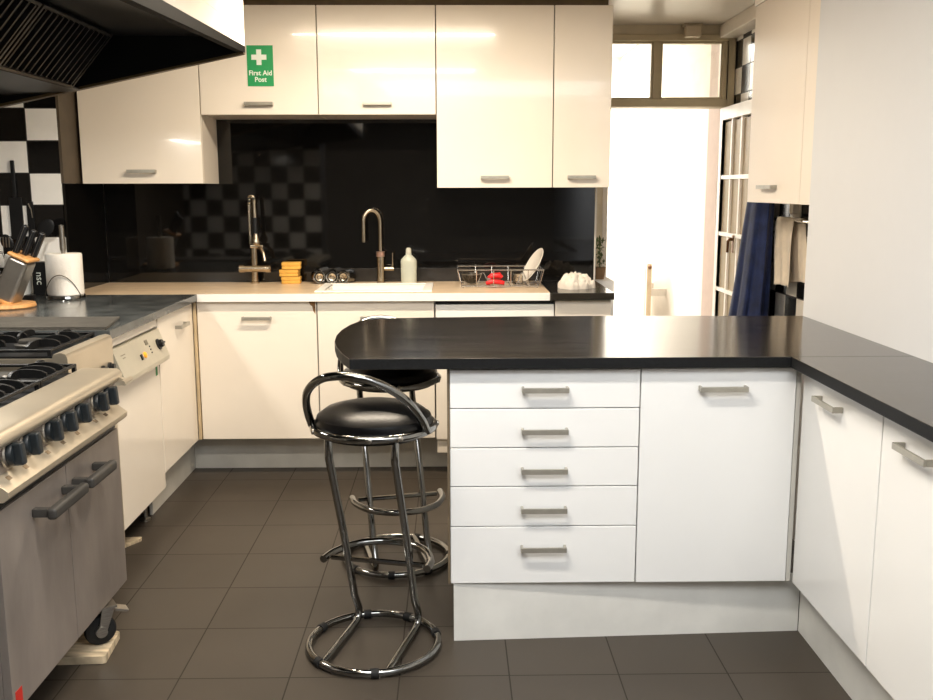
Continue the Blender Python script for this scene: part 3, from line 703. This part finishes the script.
for k, (dx, dy, ln, lab) in enumerate(((-.026, -.03, .130, 'black handled knife at the jug side of the block, rising highest'), (.002, .0, .118, 'black handled knife in the middle of the steel block'), (.028, .03, .116, 'black handled knife at the paper roll side of the block'))):
    r = thing('kitchen_knife', lab, 'knife', tuple(p0+axn*.2335+frame_m(Vector(), axn) @ Vector((dx, dy, 0))), group='knives in the steel block')
    mt = frame_m(p0, axn) @ Matrix.Translation((dx, dy, 0))
    mb = MB().box(-.0125, .0125, -.014, .014, .2335, .2335+ln, .007, 3); mb.xf(mt); obj('handle', mb, 'blackplastic', r)
    mb = MB().box(-.0012, .0012, -.0015, .0015, .236, .2335+ln-.006, .001); mb.xf(mt @ Matrix.Translation((.0, -.0137, 0))); obj('tang', mb, 'steel', r)
# black printed box beside the roll
bxp = (-1.985, 4.60)
t = thing('tea_box', 'small black carton with white vertical lettering behind the paper roll', 'box', (-2.015, 4.72, ZT))
obj('carton', MB().box(-2.050, -1.980, 4.685, 4.75, ZT+.0005, ZT+.165, .002), 'blackplastic', t)
text('lettering', 'nsc', .048, (-2.028, 4.6840, ZT+.085), (pi/2, pi/2, 0), t, 'signwhite', ext=.0004)
# utensils hanging on the tile wall from a rail
rl = MB().tube([(-2.44, 4.785, 1.46), (-1.97, 4.785, 1.46)], .006, 8)
for x in (-2.40, -1.99): rl.tube([(x, 4.785, 1.46), (x, 4.815, 1.46)], .006, 8)
def utensil(name, label, x, head, z0, z1=1.44, m='blackplastic'):
    mb = MB()
    if head == 'spoon':
        mb.tube([(x, 4.79, z0+.09), (x, 4.79, z0+.22)], [.007, .006], 8)
        mt = Matrix.Translation((x, 4.79, z0+.045)) @ Matrix.Rotation(radians(35), 4, 'Y')
        bm = bmesh.new(); bmesh.ops.create_uvsphere(bm, u_segments=20, v_segments=12, radius=1)
        for v in bm.verts: v.co = Vector((v.co.x*.038, v.co.y*.012, v.co.z*.055))
        mb._merge(bm, mt)
    return mb
# ladle-like black spoon standing in a white crock behind the carton
t = thing('utensil_crock', 'plain white utensil crock behind the knife block against the tiles', 'crock', (-2.135, 4.735, ZT))
obj('crock', MB().lathe([(0, ZT), (.05, ZT), (.055, ZT+.01), (.062, ZT+.20), (.056, ZT+.20), (.05, ZT+.02), (0, ZT+.018)], (-2.135, 4.735, 0)), 'ceramic', t)
def spoon(name, label, base, tip, r=(.036, .012, .05), rot=35, slots=False, mm='blackplastic'):
    b, tp = Vector(base), Vector(tip)
    r_ = thing(name, label, 'utensil', base, group='utensils standing in the white crock')
    obj('handle', MB().tube([b, b.lerp(tp, .5)+Vector((0, .004, 0)), tp], [.006, .005, .007], 8), mm, r_)
    mb = MB(); bm = bmesh.new(); bmesh.ops.create_uvsphere(bm, u_segments=20, v_segments=12, radius=1)
    for v in bm.verts: v.co = Vector((v.co.x*r[0], v.co.y*r[1]*(1 if v.co.y > 0 else .4), v.co.z*r[2]))
    mb._merge(bm, Matrix.Translation(tp+(tp-b).normalized()*r[2]*.8) @ Matrix.Rotation(radians(rot), 4, 'Y'))
    h = obj('head', mb, mm, r_)
    if slots:
        c = tp+(tp-b).normalized()*r[2]*.8; mb = MB()
        for k in (-1, 0, 1): mb.box(c.x+k*.014-.003, c.x+k*.014+.003, c.y-.009, c.y-.0055, c.z-.025, c.z+.025, .001)
        obj('slots', mb, 'steel', h, label='pale slots in the head')
spoon('cooking_spoon', 'black cooking spoon standing behind the knives, broad oval head', (-2.115, 4.735, ZT+.03), (-2.005, 4.742, 1.235), rot=40)
spoon('slotted_spoon', 'black slotted spoon standing behind the knife block', (-2.145, 4.735, ZT+.03), (-2.16, 4.70, 1.175), r=(.03, .012, .04), rot=-25, slots=True)
t = thing('glass_jug', 'clear glass jug at the picture edge behind the knife block', 'jug', (-2.24, 4.62, ZT))
jx, jy = -2.245, 4.62
obj('jug_body', MB().lathe([(0, ZT+.001), (.06, ZT+.001), (.066, ZT+.02), (.066, ZT+.12), (.05, ZT+.19), (.052, ZT+.235), (.048, ZT+.235), (.046, ZT+.19), (.061, ZT+.12), (.061, ZT+.02), (0, ZT+.012)], (jx, jy, 0)), 'glass', t)
obj('jug_handle', MB().tube([(jx+.048, jy, ZT+.22), (jx+.095, jy, ZT+.215), (jx+.105, jy, ZT+.17), (jx+.095, jy, ZT+.12), (jx+.06, jy, ZT+.09)], .006, 8), 'glass', t)
obj('jug_lid', MB().lathe([(0, ZT+.236), (.053, ZT+.236), (.054, ZT+.244), (.03, ZT+.255), (0, ZT+.258)], (jx, jy, 0)), 'wood', t)
t = thing('spatula', 'broad black spatula hanging on the checked tiles behind the knives', 'utensil', (-2.15, 4.8, 1.24))
obj('blade', MB().box(-2.19, -2.125, 4.806, 4.8155, 1.215, 1.42, .003), 'blackplastic', t)
obj('handle', MB().box(-2.168, -2.148, 4.803, 4.8155, 1.42, 1.60, .004), 'blackplastic', t)
t = thing('fish_slice', 'narrow black fish slice with steel edge hanging on the white tile', 'utensil', (-2.05, 4.8, 1.24))
obj('blade', MB().prism([(-2.105, 1.225), (-2.072, 1.24), (-2.072, 1.40), (-2.105, 1.40)], 4.808, 4.8155, 'y', .001), 'blackplastic', t)
obj('steel_edge', MB().tube([(-2.094, 4.806, 1.39), (-2.082, 4.806, 1.36), (-2.078, 4.806, 1.32)], .003, 6), 'steel', t)
# power plug and cable
t = thing('power_plug', 'black plug and cable lying behind the knife block base', 'plug', (-1.99, 4.43, ZT))
mb = MB().box(-1.99, -1.945, 4.44, 4.48, ZT+.0005, ZT+.03, .006).box(-2.02, -1.99, 4.45, 4.47, ZT+.005, ZT+.02, .004)
obj('plug_body', mb, 'blackplastic', t)
obj('cable', MB().tube([(-2.02, 4.46, ZT+.012), (-2.05, 4.47, ZT+.02), (-2.07, 4.50, ZT+.006), (-2.06, 4.54, ZT+.006), (-2.12, 4.56, ZT+.006)], .005, 8), 'blackplastic', t)

# ------------------------------------------------------------------ taps and sink things
YT = 5.27
t = thing('spray_tap', 'tall pre-rinse spray tap with spring coil and cross body on the beige worktop', 'tap', (-1.085, YT, ZT))
tx = -1.085
obj('pillar', MB().lathe([(.024, ZT), (.024, ZT+.008), (.019, ZT+.012), (.019, ZT+.09), (.019, ZT+.21), (.0, ZT+.212)], (tx, YT, 0), n=20), 'tap', t)
mb = MB().lathe([(0, -.088), (.018, -.088), (.022, -.084), (.022, -.06), (.019, -.055), (.019, .055), (.022, .06), (.022, .084), (.018, .088), (0, .088)], (tx+.005, YT-.012, ZT+.082), 'x', n=20)
obj('valve_body', mb, 'tap', t)
obj('valve_end', MB().lathe([(.008, -.094), (.008, -.088)], (tx+.005, YT-.012, ZT+.082), 'x', n=12), 'blackplastic', t)
obj('bracket', MB().box(tx-.018, tx+.055, YT-.022, YT+.022, ZT+.195, ZT+.212, .005), 'tap', t)
obj('spout', MB().tube([(tx+.02, YT-.005, ZT+.20), (tx+.04, YT-.02, ZT+.195), (tx+.058, YT-.04, ZT+.17), (tx+.068, YT-.05, ZT+.125)], .0105, 12), 'tap', t)
coil = []
arch = lambda u: Vector((tx-.014+(.0 if u < .75 else .030*(1-cos(pi*(u-.75)/.25))/2*1.0), YT-.005-.03*max(0, u-.75)*4, ZT+.212+.235*min(u/.8, 1)+(.03*sin(pi*min(1, max(0, (u-.75)/.25))) if u > .75 else 0)))
for i in range(0, 34*10+1):
    u = i/340; c = arch(u); a = 2*pi*i/10
    coil.append(c+Vector((.012*cos(a), .012*sin(a), 0)))
obj('spring_coil', MB().tube(coil, .0026, 5), 'tap', t)
obj('hose', MB().tube([arch(i/20) for i in range(21)], .008, 8), 'blackplastic', t)
obj('spray_stem', MB().tube([(tx+.016, YT-.035, ZT+.455), (tx+.018, YT-.035, ZT+.36)], [.011, .012], 12), 'tap', t)
obj('spray_grip', MB().tube([(tx+.018, YT-.035, ZT+.36), (tx+.018, YT-.035, ZT+.275)], [.013, .014], 12), 'blackplastic', t)
obj('spray_head', MB().lathe([(0, ZT+.212), (.014, ZT+.212), (.022, ZT+.222), (.022, ZT+.24), (.012, ZT+.262), (.012, ZT+.276), (0, ZT+.276)], (tx+.02, YT-.033, 0), n=20), 'tap', t)
t = thing('mixer_tap', 'slim brushed mixer tap with tall curved spout beside the soap bottle', 'tap', (-.392, YT, ZT))
mx = -.392
obj('pillar', MB().lathe([(.024, ZT), (.024, ZT+.004), (.0205, ZT+.006), (.0205, ZT+.145), (0, ZT+.145)], (mx, YT, 0), n=24), 'tap', t)
obj('collar', MB().lathe([(.0235, ZT+.145), (.0235, ZT+.172), (0, ZT+.172)], (mx, YT, 0), n=24), mat('copper_ring', '#c9a391', .3, .8), t)
pp = [(mx, YT, ZT+.172), (mx, YT, ZT+.335)]
for k in range(1, 13):
    a = pi*k/12; pp.append((mx-.044+.044*cos(a), YT-.03*(1-cos(a))/2, ZT+.335+.062*sin(a)))
pp.append((mx-.088, YT-.03, ZT+.225))
obj('spout', MB().tube(pp, .0105, 14), 'tap', t)
obj('lever_arm', MB().tube([(mx+.02, YT, ZT+.078), (mx+.072, YT, ZT+.078)], .0115, 12), 'tap', t)
obj('lever', MB().tube([(mx+.066, YT-.0, ZT+.085), (mx+.066, YT, ZT+.165)], .0035, 8), 'tap', t)
t = thing('soap_bottle', 'milky pale green bottle of washing-up liquid beside the curved tap', 'bottle', (-.237, 5.26, ZT))
bm_ = MB().lathe([(0, 0), (.040, 0), (.043, .006), (.044, .118), (.041, .130), (.022, .150), (.016, .154), (.016, .165), (0, .165)], n=28)
bm_.xf(Matrix.Translation((-.237, 5.26, ZT)) @ Matrix.Diagonal((1, .7, 1, 1)))
obj('bottle_body', bm_, 'bottle', t)
obj('cap', MB().lathe([(.015, ZT+.163), (.015, ZT+.185), (.010, ZT+.193), (0, ZT+.193)], (-.237, 5.26, 0), n=16), mat('cap_grey', '#c9c7b8', .4), t)
# sponges
labs = ['yellow sponge at the bottom of the stack by the spray tap', 'yellow sponge in the middle of the stack by the spray tap', 'yellow sponge lying on top of the stack by the spray tap']
proto = None
for k in range(3):
    z = ZT+.0005+k*.0395; dx = (.002, -.006, .005)[k]
    if k == 0:
        proto = thing('sponge', labs[0], 'sponge', (-.885+dx, 5.26, z), group='stack of yellow sponges')
        mb = MB().box(-.051, .051, -.035, .035, 0, .018, .004).box(-.052, .052, -.036, .036, .0195, .038, .004).box(-.048, .048, -.032, .032, .016, .022)
        obj('foam', mb, 'sponge', proto, local=True)
        o = proto
    else:
        o = copy_tree(proto); o['label'] = labs[k]; o.location = (-.885+dx, 5.26, z)
    o.rotation_euler.z = radians((2, -3, 4)[k])
# three chrome canisters lying on their sides
proto = None
for k, (px_, lab) in enumerate(((319.5, 'chrome ringed canister lying on its side next to the sponges'), (333.5, 'chrome ringed canister lying between its two neighbours'), (347.5, 'chrome ringed canister lying on its side next to the curved tap'))):
    x = -.737+.079*k
    if proto is None:
        proto = thing('canister', lab, 'canister', (x, 5.27, ZT), group='three chrome canisters lying by the sink')
        R = .037
        obj('shell', MB().lathe([(0, -.05), (R*.9, -.05), (R, -.045), (R, .045), (R*.92, .05), (0, .05)], (0, 0, R), 'y', 28), mat('dark_chrome', '#6d6a62', .2, 1.), proto, local=True)
        obj('ring', MB().lathe([(R*.62, .0), (R*.72, -.006), (R*.9, -.006), (R*.97, .0)], (0, -.05, R), 'y', 28), 'chrome', proto, local=True)
        obj('end_cap', MB().lathe([(0, -.008), (R*.25, -.008), (R*.35, -.002), (R*.55, -.004), (R*.6, .0)], (0, -.05, R), 'y', 28), 'tap', proto, local=True)
        o = proto
    else:
        o = copy_tree(proto); o['label'] = lab; o.location = (x, 5.27, ZT)
    o.rotation_euler.z = radians((14, 4, -16)[k])
# dish rack and its contents
t = thing('dish_rack', 'low chrome wire dish rack on the beige worktop', 'dish rack', (.25, 5.08, ZT))
rx0, rx1, ry0, ry1 = .030, .478, 4.95, 5.22
zt, zb = ZT+.095, ZT+.008
def ring(z, i=0.): return [(rx0+i, ry0+i, z), (rx1-i, ry0+i, z), (rx1-i, ry1-i, z), (rx0+i, ry1-i, z)]
mb = MB()
for z, i, r in ((zt, 0, .0035), (zb, .02, .003)):
    p = ring(z, i)
    for a, b in zip(p, p[1:]+p[:1]): mb.tube([a, b], r, 6)
for u in (0, .22, .42, .62, .82, 1):
    x = rx0+(rx1-rx0)*u; xi = min(max(x, rx0+.02), rx1-.02)
    mb.tube([(x, ry0, zt), (xi, ry0+.02, zb), (xi, ry1-.02, zb), (x, ry1, zt)], .002, 6)
for u in (.3, .7):
    y = ry0+(ry1-ry0)*u; mb.tube([(rx0, y, zt), (rx0+.02, y, zb), (rx1-.02, y, zb), (rx1, y, zt)], .002, 6)
for x, y in ((rx0+.03, ry0+.03), (rx1-.03, ry0+.03), (rx0+.03, ry1-.03), (rx1-.03, ry1-.03)): mb.tube([(x, y, ZT), (x, y, zb)], .004, 8)
obj('wire_basket', mb, mat('rack_wire', '#c9c6c0', .25, .9), t)
mb = MB()
for k in range(2):
    x = .165+.21*k; mb.tube([(x-.035, 5.04, zb), (x-.02, 5.04, zb+.03), (x-.008, 5.04, zb+.065), (x+.004, 5.04, zb+.065), (x+.02, 5.04, zb+.03), (x+.035, 5.04, zb)], .003, 6)
obj('plate_divider', mb, mat('rack_wire', '#c9c6c0'), t)
t = thing('sieve', 'dark wire mesh sieve bowl in the dish rack', 'sieve', (.11, 5.08, ZT+.02))
prof = [(.052*sin(radians(a)), .052-.052*cos(radians(a))) for a in range(0, 91, 10)]
prof2 = [(r*.97, h+.001) for r, h in prof][::-1]
obj('mesh_bowl', MB().lathe(prof+prof2, (.105, 5.06, ZT+.013), n=32), 'mesh', t)
obj('rim', MB().tube([(0.105+.053*cos(2*pi*k/32), 5.06+.053*sin(2*pi*k/32), ZT+.066) for k in range(32)], .003, 6, closed=True), 'steel', t)
t = thing('can_opener', 'red plastic handled can opener lying in the dish rack', 'can opener', (.22, 5.0, ZT+.0135))
mb = MB().tube([(.195, 5.005, ZT+.045), (.21, 5.005, ZT+.058), (.25, 5.005, ZT+.062), (.262, 5.005, ZT+.05)], [.014, .017, .017, .012], 12)
obj('upper_handle', mb, 'red', t)
mb = MB().tube([(.18, 4.99, ZT+.022), (.21, 4.985, ZT+.032), (.245, 4.985, ZT+.03), (.275, 4.985, ZT+.024)], [.010, .013, .013, .010], 12)
obj('lower_handle', mb, 'red', t)
obj('cutter', MB().box(.185, .205, 4.99, 5.005, ZT+.02, ZT+.05, .002).lathe([(.008, 0), (.008, .006)], (.207, 4.979, ZT+.033), 'y', 12), 'steel', t)
t = thing('white_plate', 'white plate standing tilted in the dish rack', 'plate', (.43, 5.06, ZT+.02))
prof = [(0, .0), (.05, .0), (.062, .006), (.098, .018), (.10, .020), (.098, .022), (.06, .011), (.05, .006), (0, .006)]
mt = Matrix.Translation((.446, 5.07, ZT+.104)) @ Matrix.Rotation(radians(12), 4, 'Z') @ Matrix.Rotation(radians(-60), 4, 'Y')
obj('plate_disc', MB().lathe(prof, mtx=mt, n=48), 'plate', t)
t = thing('small_glass', 'small clear glass upside down in the dish rack beside the plate', 'glass', (.355, 5.0, ZT+.0135))
obj('tumbler', MB().lathe([(.030, 0), (.024, .055), (0, .056), (0, .052), (.022, .051), (.028, .0)], (.352, 5.085, ZT+.012), n=24), 'glass', t)
# crumpled cloth
mb = MB(); rnd = random.Random(3)
from mathutils import noise
def clothf(u, v):
    a = 2*pi*u; r = sin(pi*.5*min(1, v*1.02))
    q = Vector((cos(a)*r*1.6+3, sin(a)*r*1.6, 1.7))
    n1 = 1-abs(noise.noise(q*1.3))*2; n2 = 1-abs(noise.noise(q*2.9+Vector((5, 1, 0))))*2
    n3 = noise.noise(q*5.5)
    wob = 1+.10*sin(3*a+1)+.05*sin(7*a+2)
    dome = .040*cos(pi*.5*v)**.5
    z = dome+(.030*n1*n1+.018*n2+.006*n3)*(1-v**3)
    return (.635+.09*r*wob*cos(a)+.010*n2*v, 4.93+.07*r*wob*sin(a), ZT+.0015+max(0, z))
mb.grid(clothf, 110, 36, closed_u=True)
o = tag(obj('dishcloth', mb, 'cloth', sharp=80), 'crumpled white dishcloth on the short black worktop', 'cloth')
# plant seen through the gap beside the splashback
t = thing('potted_plant', 'leafy plant peeking out beside the end of the black splashback', 'plant', (.875, 5.60, 0))
obj('pot', MB().lathe([(0, .93), (.028, .93), (.038, 1.0), (.034, 1.0), (.03, .96), (0, .96)], (.868, 5.60, 0), n=20), 'pot', t)
mb = MB()
for k in range(70):
    a = rnd.uniform(0, 2*pi); rr = rnd.uniform(0, .032); z = rnd.uniform(.99, 1.17); c = Vector((.868+rr*cos(a), 5.60+rr*1.6*sin(a), z))
    d_ = Vector((rnd.uniform(-1, 1), rnd.uniform(-1, 1), rnd.uniform(-.4, .8))).normalized()*.022; s_ = d_.cross(Vector((0, 0, 1))).normalized()*.008
    mb.raw([c-d_, c+s_, c+d_, c-s_], [(0, 1, 2, 3)])
obj('leaves', mb, 'leaf', t)
obj('stem', MB().tube([(.868, 5.60, .955), (.87, 5.60, 1.08), (.866, 5.60, 1.16)], .003, 6), 'leaf', t)
struct(obj('trim_6', MB().box(.832, .94, 5.50, 5.72, 0, .9295, .003), hallw))
# radiator in the hall
t = thing('radiator', 'white panel radiator in the bright hall beyond the doorway', 'radiator', (1.56, 7.9, .08))
obj('panel', MB().box(1.535, 1.57, 7.48, 8.3, .10, .865, .008), 'doorwhite', t)
mb = MB()
for k in range(20): mb.box(1.528, 1.536, 7.52+k*.038, 7.54+k*.038, .14, .83, .003)
obj('convector_ribs', mb, 'doorwhite', t)
obj('end_cover', MB().box(1.534, 1.572, 7.468, 7.482, .09, .87, .003), mat('rad_shade', '#dcc6a8', .6, var=.04), t)
obj('valve', MB().lathe([(.016, 0), (.016, .02), (.01, .03), (0, .03)], (1.553, 7.468, .845), 'y', 16, mtx=Matrix.Translation((1.553, 7.468, .845)) @ Matrix.Rotation(pi, 4, 'Z')), 'brass', t)
obj('bracket', MB().box(1.57, 1.7195, 7.6, 7.63, .6, .66).box(1.57, 1.7195, 8.1, 8.13, .6, .66).box(1.56, 1.58, 7.6, 7.63, 0, .1).box(1.56, 1.58, 8.1, 8.13, 0, .1), 'doorwhite', t)

# ------------------------------------------------------------------ coats, towel rail, socket
def coat(name, label, cx_top, cy_top, cx_bot, cy_bot, ax0, ay0, ax1, ay1, z0, z1, m, folds, ph, hookx=1.75, lx=.01):
    t = thing(name, label, 'coat', (cx_bot, cy_bot, z0))
    mb = MB()
    def f(u, v):
        a = 2*pi*u; s = 1-v; e = s**.8
        ax, ay = ax0+(ax1-ax0)*e, ay0+(ay1-ay0)*e
        w_ = 1+(.05+.12*s)*sin(folds*a+ph+.7*s)+.06*s*sin((folds*2+1)*a+ph*2)
        k = 1.0 if v < .9 else sqrt(max(0, 1-((v-.9)/.1)**2))*.85+.15
        return (cx_bot+(cx_top-cx_bot)*v+ax*w_*cos(a)*k, cy_bot+(cy_top-cy_bot)*v+ay*w_*sin(a)*k+.01*sin(9*v+ph)*s, z0+(z1-z0)*v)
    mb.grid(f, 120, 50, closed_u=True)
    n0 = len(mb.bm.verts); mb.bm.verts.ensure_lookup_table()
    mb.bm.faces.new([mb.bm.verts[i] for i in range(119, -1, -1)]); mb.bm.faces.new([mb.bm.verts[49*120+i] for i in range(120)])
    obj('coat_body', mb, m, t, sharp=70)
    obj('hanging_loop', MB().tube([(cx_top, cy_top, z1-.01), (cx_top+lx*.5, cy_top, z1+.03), (cx_top+lx, cy_top, z1+.048)], .004, 6), m, t)
    return t
coat('coat', 'long navy blue coat hanging beside the open glazed door', 1.60, 4.95, 1.535, 4.97, .045, .13, .078, .21, .5, 1.52, 'navy', 7, .4)
t = coat('jacket', 'black zipped jacket hanging behind the navy coat', 1.668, 5.12, 1.668, 5.10, .022, .08, .026, .12, .62, 1.50, 'blackcloth', 5, 1.2)
obj('zip', MB().box(1.628, 1.636, 5.0, 5.008, .66, 1.2), 'steel', t)
for y, z, xe, lab in ((4.95, 1.57, 1.60, 'chrome coat hook on the tile wall above the navy coat'), (5.12, 1.55, 1.668, 'chrome coat hook on the tile wall above the black jacket')):
    tag(obj('coat_hook', MB().tube([(1.706, y, z), (xe+.02, y, z), (xe+.006, y, z-.004), (xe, y, z+.02)], .005, 8).lathe([(.014, -.004), (.014, 0)], (1.7055, y, z), 'x', 16), 'chrome'), lab, 'coat hook', 'coat hooks')
t = thing('towel_rail', 'chrome towel rail on the checked tile wall holding a cream towel', 'towel rail', (1.70, 4.7, 1.30))
obj('rail', MB().tube([(1.655, 4.36, 1.30), (1.655, 4.975, 1.30)], .009, 12), 'tap', t)
for y in (4.38, 4.965): obj('bracket', MB().tube([(1.655, y, 1.30), (1.706, y, 1.30)], .009, 10).lathe([(.02, -.006), (.02, 0)], (1.7055, y, 1.30), 'x', 16), 'chrome', t)
mb = MB()
def tw(y0, y1, xo, zend, ph):
    # front sheet over rail and short return
    def f(u, v):
        y = y0+(y1-y0)*u
        if v < .12:
            a = pi*(v/.12); return (1.655-.0125*cos(a)*(-1)*xo, y, 1.30+.0125*sin(a)+.0)
        s = (v-.12)/.88
        return (1.655+xo*(-.0125-.014*s*(1+sin(u*14+ph+2*s))*.5-.006*s), y+(.012*sin(5*s+ph)-.02*s)*(1)+.03*s*(.5-u), 1.30-s*(1.30-zend-.012*sin(3*u+ph)))
    return f
mb.grid(tw(4.585, 4.835, 1, .975, .3), 40, 36)
mb.grid(tw(4.50, 4.80, -1, 1.0, 1.4), 40, 36)
o = tag(obj('towel', mb, 'towel', sharp=80), 'cream cotton towel folded over the chrome rail', 'towel')
sm = o.modifiers.new('thickness', 'SOLIDIFY'); sm.thickness = .003; sm.offset = 1
t = thing('socket', 'white wall socket on the tiles above the towel', 'socket', (1.74, 4.73, 1.31))
obj('plate', MB().box(1.697, 1.7055, 4.665, 4.75, 1.315, 1.39, .003), 'socket', t)
obj('adapter', MB().box(1.665, 1.697, 4.68, 4.73, 1.33, 1.385, .006), 'socket', t)

# ------------------------------------------------------------------ bar stools
def arcpts(P, n=40):
    """Catmull-Rom through P"""
    P = [Vector(p) for p in P]; P = [2*P[0]-P[1]]+P+[2*P[-1]-P[-2]]; out = []
    for i in range(1, len(P)-2):
        for k in range(n):
            s = k/n; a, b, c, d = P[i-1:i+3]
            out.append(.5*((2*b)+(c-a)*s+(2*a-5*b+4*c-d)*s*s+(3*b-a-3*c+d)*s**3))
    out.append(P[-2]); return out
r = .0125
stool = thing('bar_stool', 'black cushioned chrome bar stool with curved backrest, standing in front of the peninsula end', 'bar stool', (-.258, 2.888, 0), radians(-14.5), 'chrome bar stools')
ZS = .743; SX = .015
prof = [(0, ZS-.03), (.165, ZS-.03), (.178, ZS-.012), (.182, ZS+.01), (.176, ZS+.028), (.15, ZS+.047), (.10, ZS+.060), (.05, ZS+.065), (0, ZS+.066)]
obj('seat', MB().lathe(prof, (SX, 0, 0), n=48), 'leather', stool, local=True)
obj('seat_ring', MB().tube([(SX+.186*cos(2*pi*k/64), .186*sin(2*pi*k/64), ZS-.006) for k in range(64)], .0125, 12, closed=True), 'chrome', stool, local=True)
for a in (-140, -75, -48, 20, 90, 150):
    q = radians(a); mt = Matrix.Translation((SX+.198*cos(q), .198*sin(q), ZS-.006)) @ Matrix.Rotation(q, 4, 'Z')
    obj('screw', MB().lathe([(.008, -.004), (.008, .002), (.005, .004), (0, .004)], axis='x', mtx=mt, n=12), 'steel', stool, local=True)
obj('base_ring', MB().tube([(.207*cos(2*pi*k/72), .207*sin(2*pi*k/72), r+.003) for k in range(72)], r, 12, closed=True), 'chrome', stool, local=True)
for a in (30, 75, 115, 165, 235, 290):
    q = radians(a); c = Vector((.207*cos(q), .207*sin(q), r+.003)); tg = Vector((-sin(q), cos(q), 0))
    obj('floor_clip', MB().tube([c-tg*.012, c+tg*.012], r+.0028, 12), 'rubber', stool, local=True, label='black rubber clip')
for sx in (-1, 1):
    x = .105*sx; p = [(x, -.175, r+.003), (x, .10, r+.003)]
    for k in range(1, 6):
        a = radians(90*k/5)*1.2
        p.append((x, .118+.030*sin(a), r+.003+.034*(1-cos(a))))
    p += [(x, .105, .12), (x, .0, .39), (x, -.115, .655)]
    for k in range(1, 4): p.append((x, -.115-.012*(1-(1-k/3)**2)+.012*k/3, .655+(ZS-.018-.655)*k/3))
    pts_ = [Vector((q[0]+SX*max(0, min(1, q[2]/.7)), q[1], q[2])) for q in p]
    obj('leg', MB().tube(pts_, r, 12), 'chrome', stool, local=True)
fp = [(-.175, .02, .272), (-.168, .09, .27), (-.125, .175, .27), (-.06, .218, .27), (0, .228, .27), (.06, .218, .27), (.125, .175, .27), (.168, .09, .27), (.175, .02, .272)]
fo = obj('footrest', MB().tube(arcpts(fp, 6), r, 12), 'chrome', stool, local=True)
obj('crossbar', MB().tube([(-.155, .045, .272), (.155, .045, .272)], .009, 10), 'chrome', fo, local=True)
hh = [(.186, -.05, ZS-.004), (.180, -.09, .785), (.166, -.135, .832), (.145, -.172, .870), (.112, -.205, .902), (.07, -.232, .926), (.035, -.243, .935), (0, -.246, .938)]
hp = [(SX-x, y, z) for x, y, z in hh]+[(SX+x, y, z) for x, y, z in hh[::-1][1:]]
obj('backrest', MB().tube(arcpts(hp, 6), r, 12), 'chrome', stool, local=True)
s2 = copy_tree(stool); s2['label'] = 'black cushioned chrome bar stool tucked under the rounded peninsula worktop'
s2.location = (-.226, 3.63, 0); s2.rotation_euler.z = radians(193)

# ------------------------------------------------------------------ camera
f_, yaw, pitch, roll, H = 953.9, .0152, -.1682, -.0024, 1.4606
xr = Vector((cos(yaw), -sin(yaw), 0)); yf = Vector((sin(yaw), cos(yaw), 0)); Z = Vector((0, 0, 1))
fw = yf*cos(pitch)+Z*sin(pitch); up = yf*-sin(pitch)+Z*cos(pitch)
rt = xr*cos(roll)+up*sin(roll); u2 = xr*-sin(roll)+up*cos(roll)
cd = bpy.data.cameras.new('camera'); cam = bpy.data.objects.new('camera', cd); COL.objects.link(cam)
cd.sensor_width = 36; cd.sensor_fit = 'HORIZONTAL'; cd.lens = 36*f_/933; cd.clip_start = .05
cam.matrix_world = Matrix(((rt.x, u2.x, -fw.x, 0), (rt.y, u2.y, -fw.y, 0), (rt.z, u2.z, -fw.z, H), (0, 0, 0, 1)))
SC.camera = cam
# ------------------------------------------------------------------ light
def area(name, loc, rot, sx, sy, power, col):
    l = bpy.data.lights.new(name, 'AREA'); l.shape = 'RECTANGLE'; l.size = sx; l.size_y = sy; l.energy = power; l.color = col
    o = bpy.data.objects.new(name, l); COL.objects.link(o); o.location = loc; o.rotation_euler = rot; return o
area('ceiling_panel', (.45, .55, 2.40), (0, 0, 0), 2.2, 1.4, 92, (.96, .98, 1))
area('ceiling_tube', (-.35, 3.86, 2.40), (0, 0, 0), 1.25, .06, 62, (1, .86, .68))
area('ceiling_tube', (-.42, 2.0, 2.40), (0, 0, 0), 1.25, .16, 58, (1, .93, .83))
area('hood_fill', (-1.80, 3.35, 1.775), (0, 0, 0), .14, .6, 19, (1, .95, .86))  # added fill under the hood, brightens the tiles and paper roll
area('hall_light', (.5, 9.1, 2.72), (0, 0, 0), 1.6, 1.4, 125, (1, .98, .95))
W = bpy.data.worlds.new('world'); SC.world = W; W.use_nodes = True
W.node_tree.nodes['Background'].inputs[0].default_value = (1, .97, .93, 1); W.node_tree.nodes['Background'].inputs[1].default_value = .35
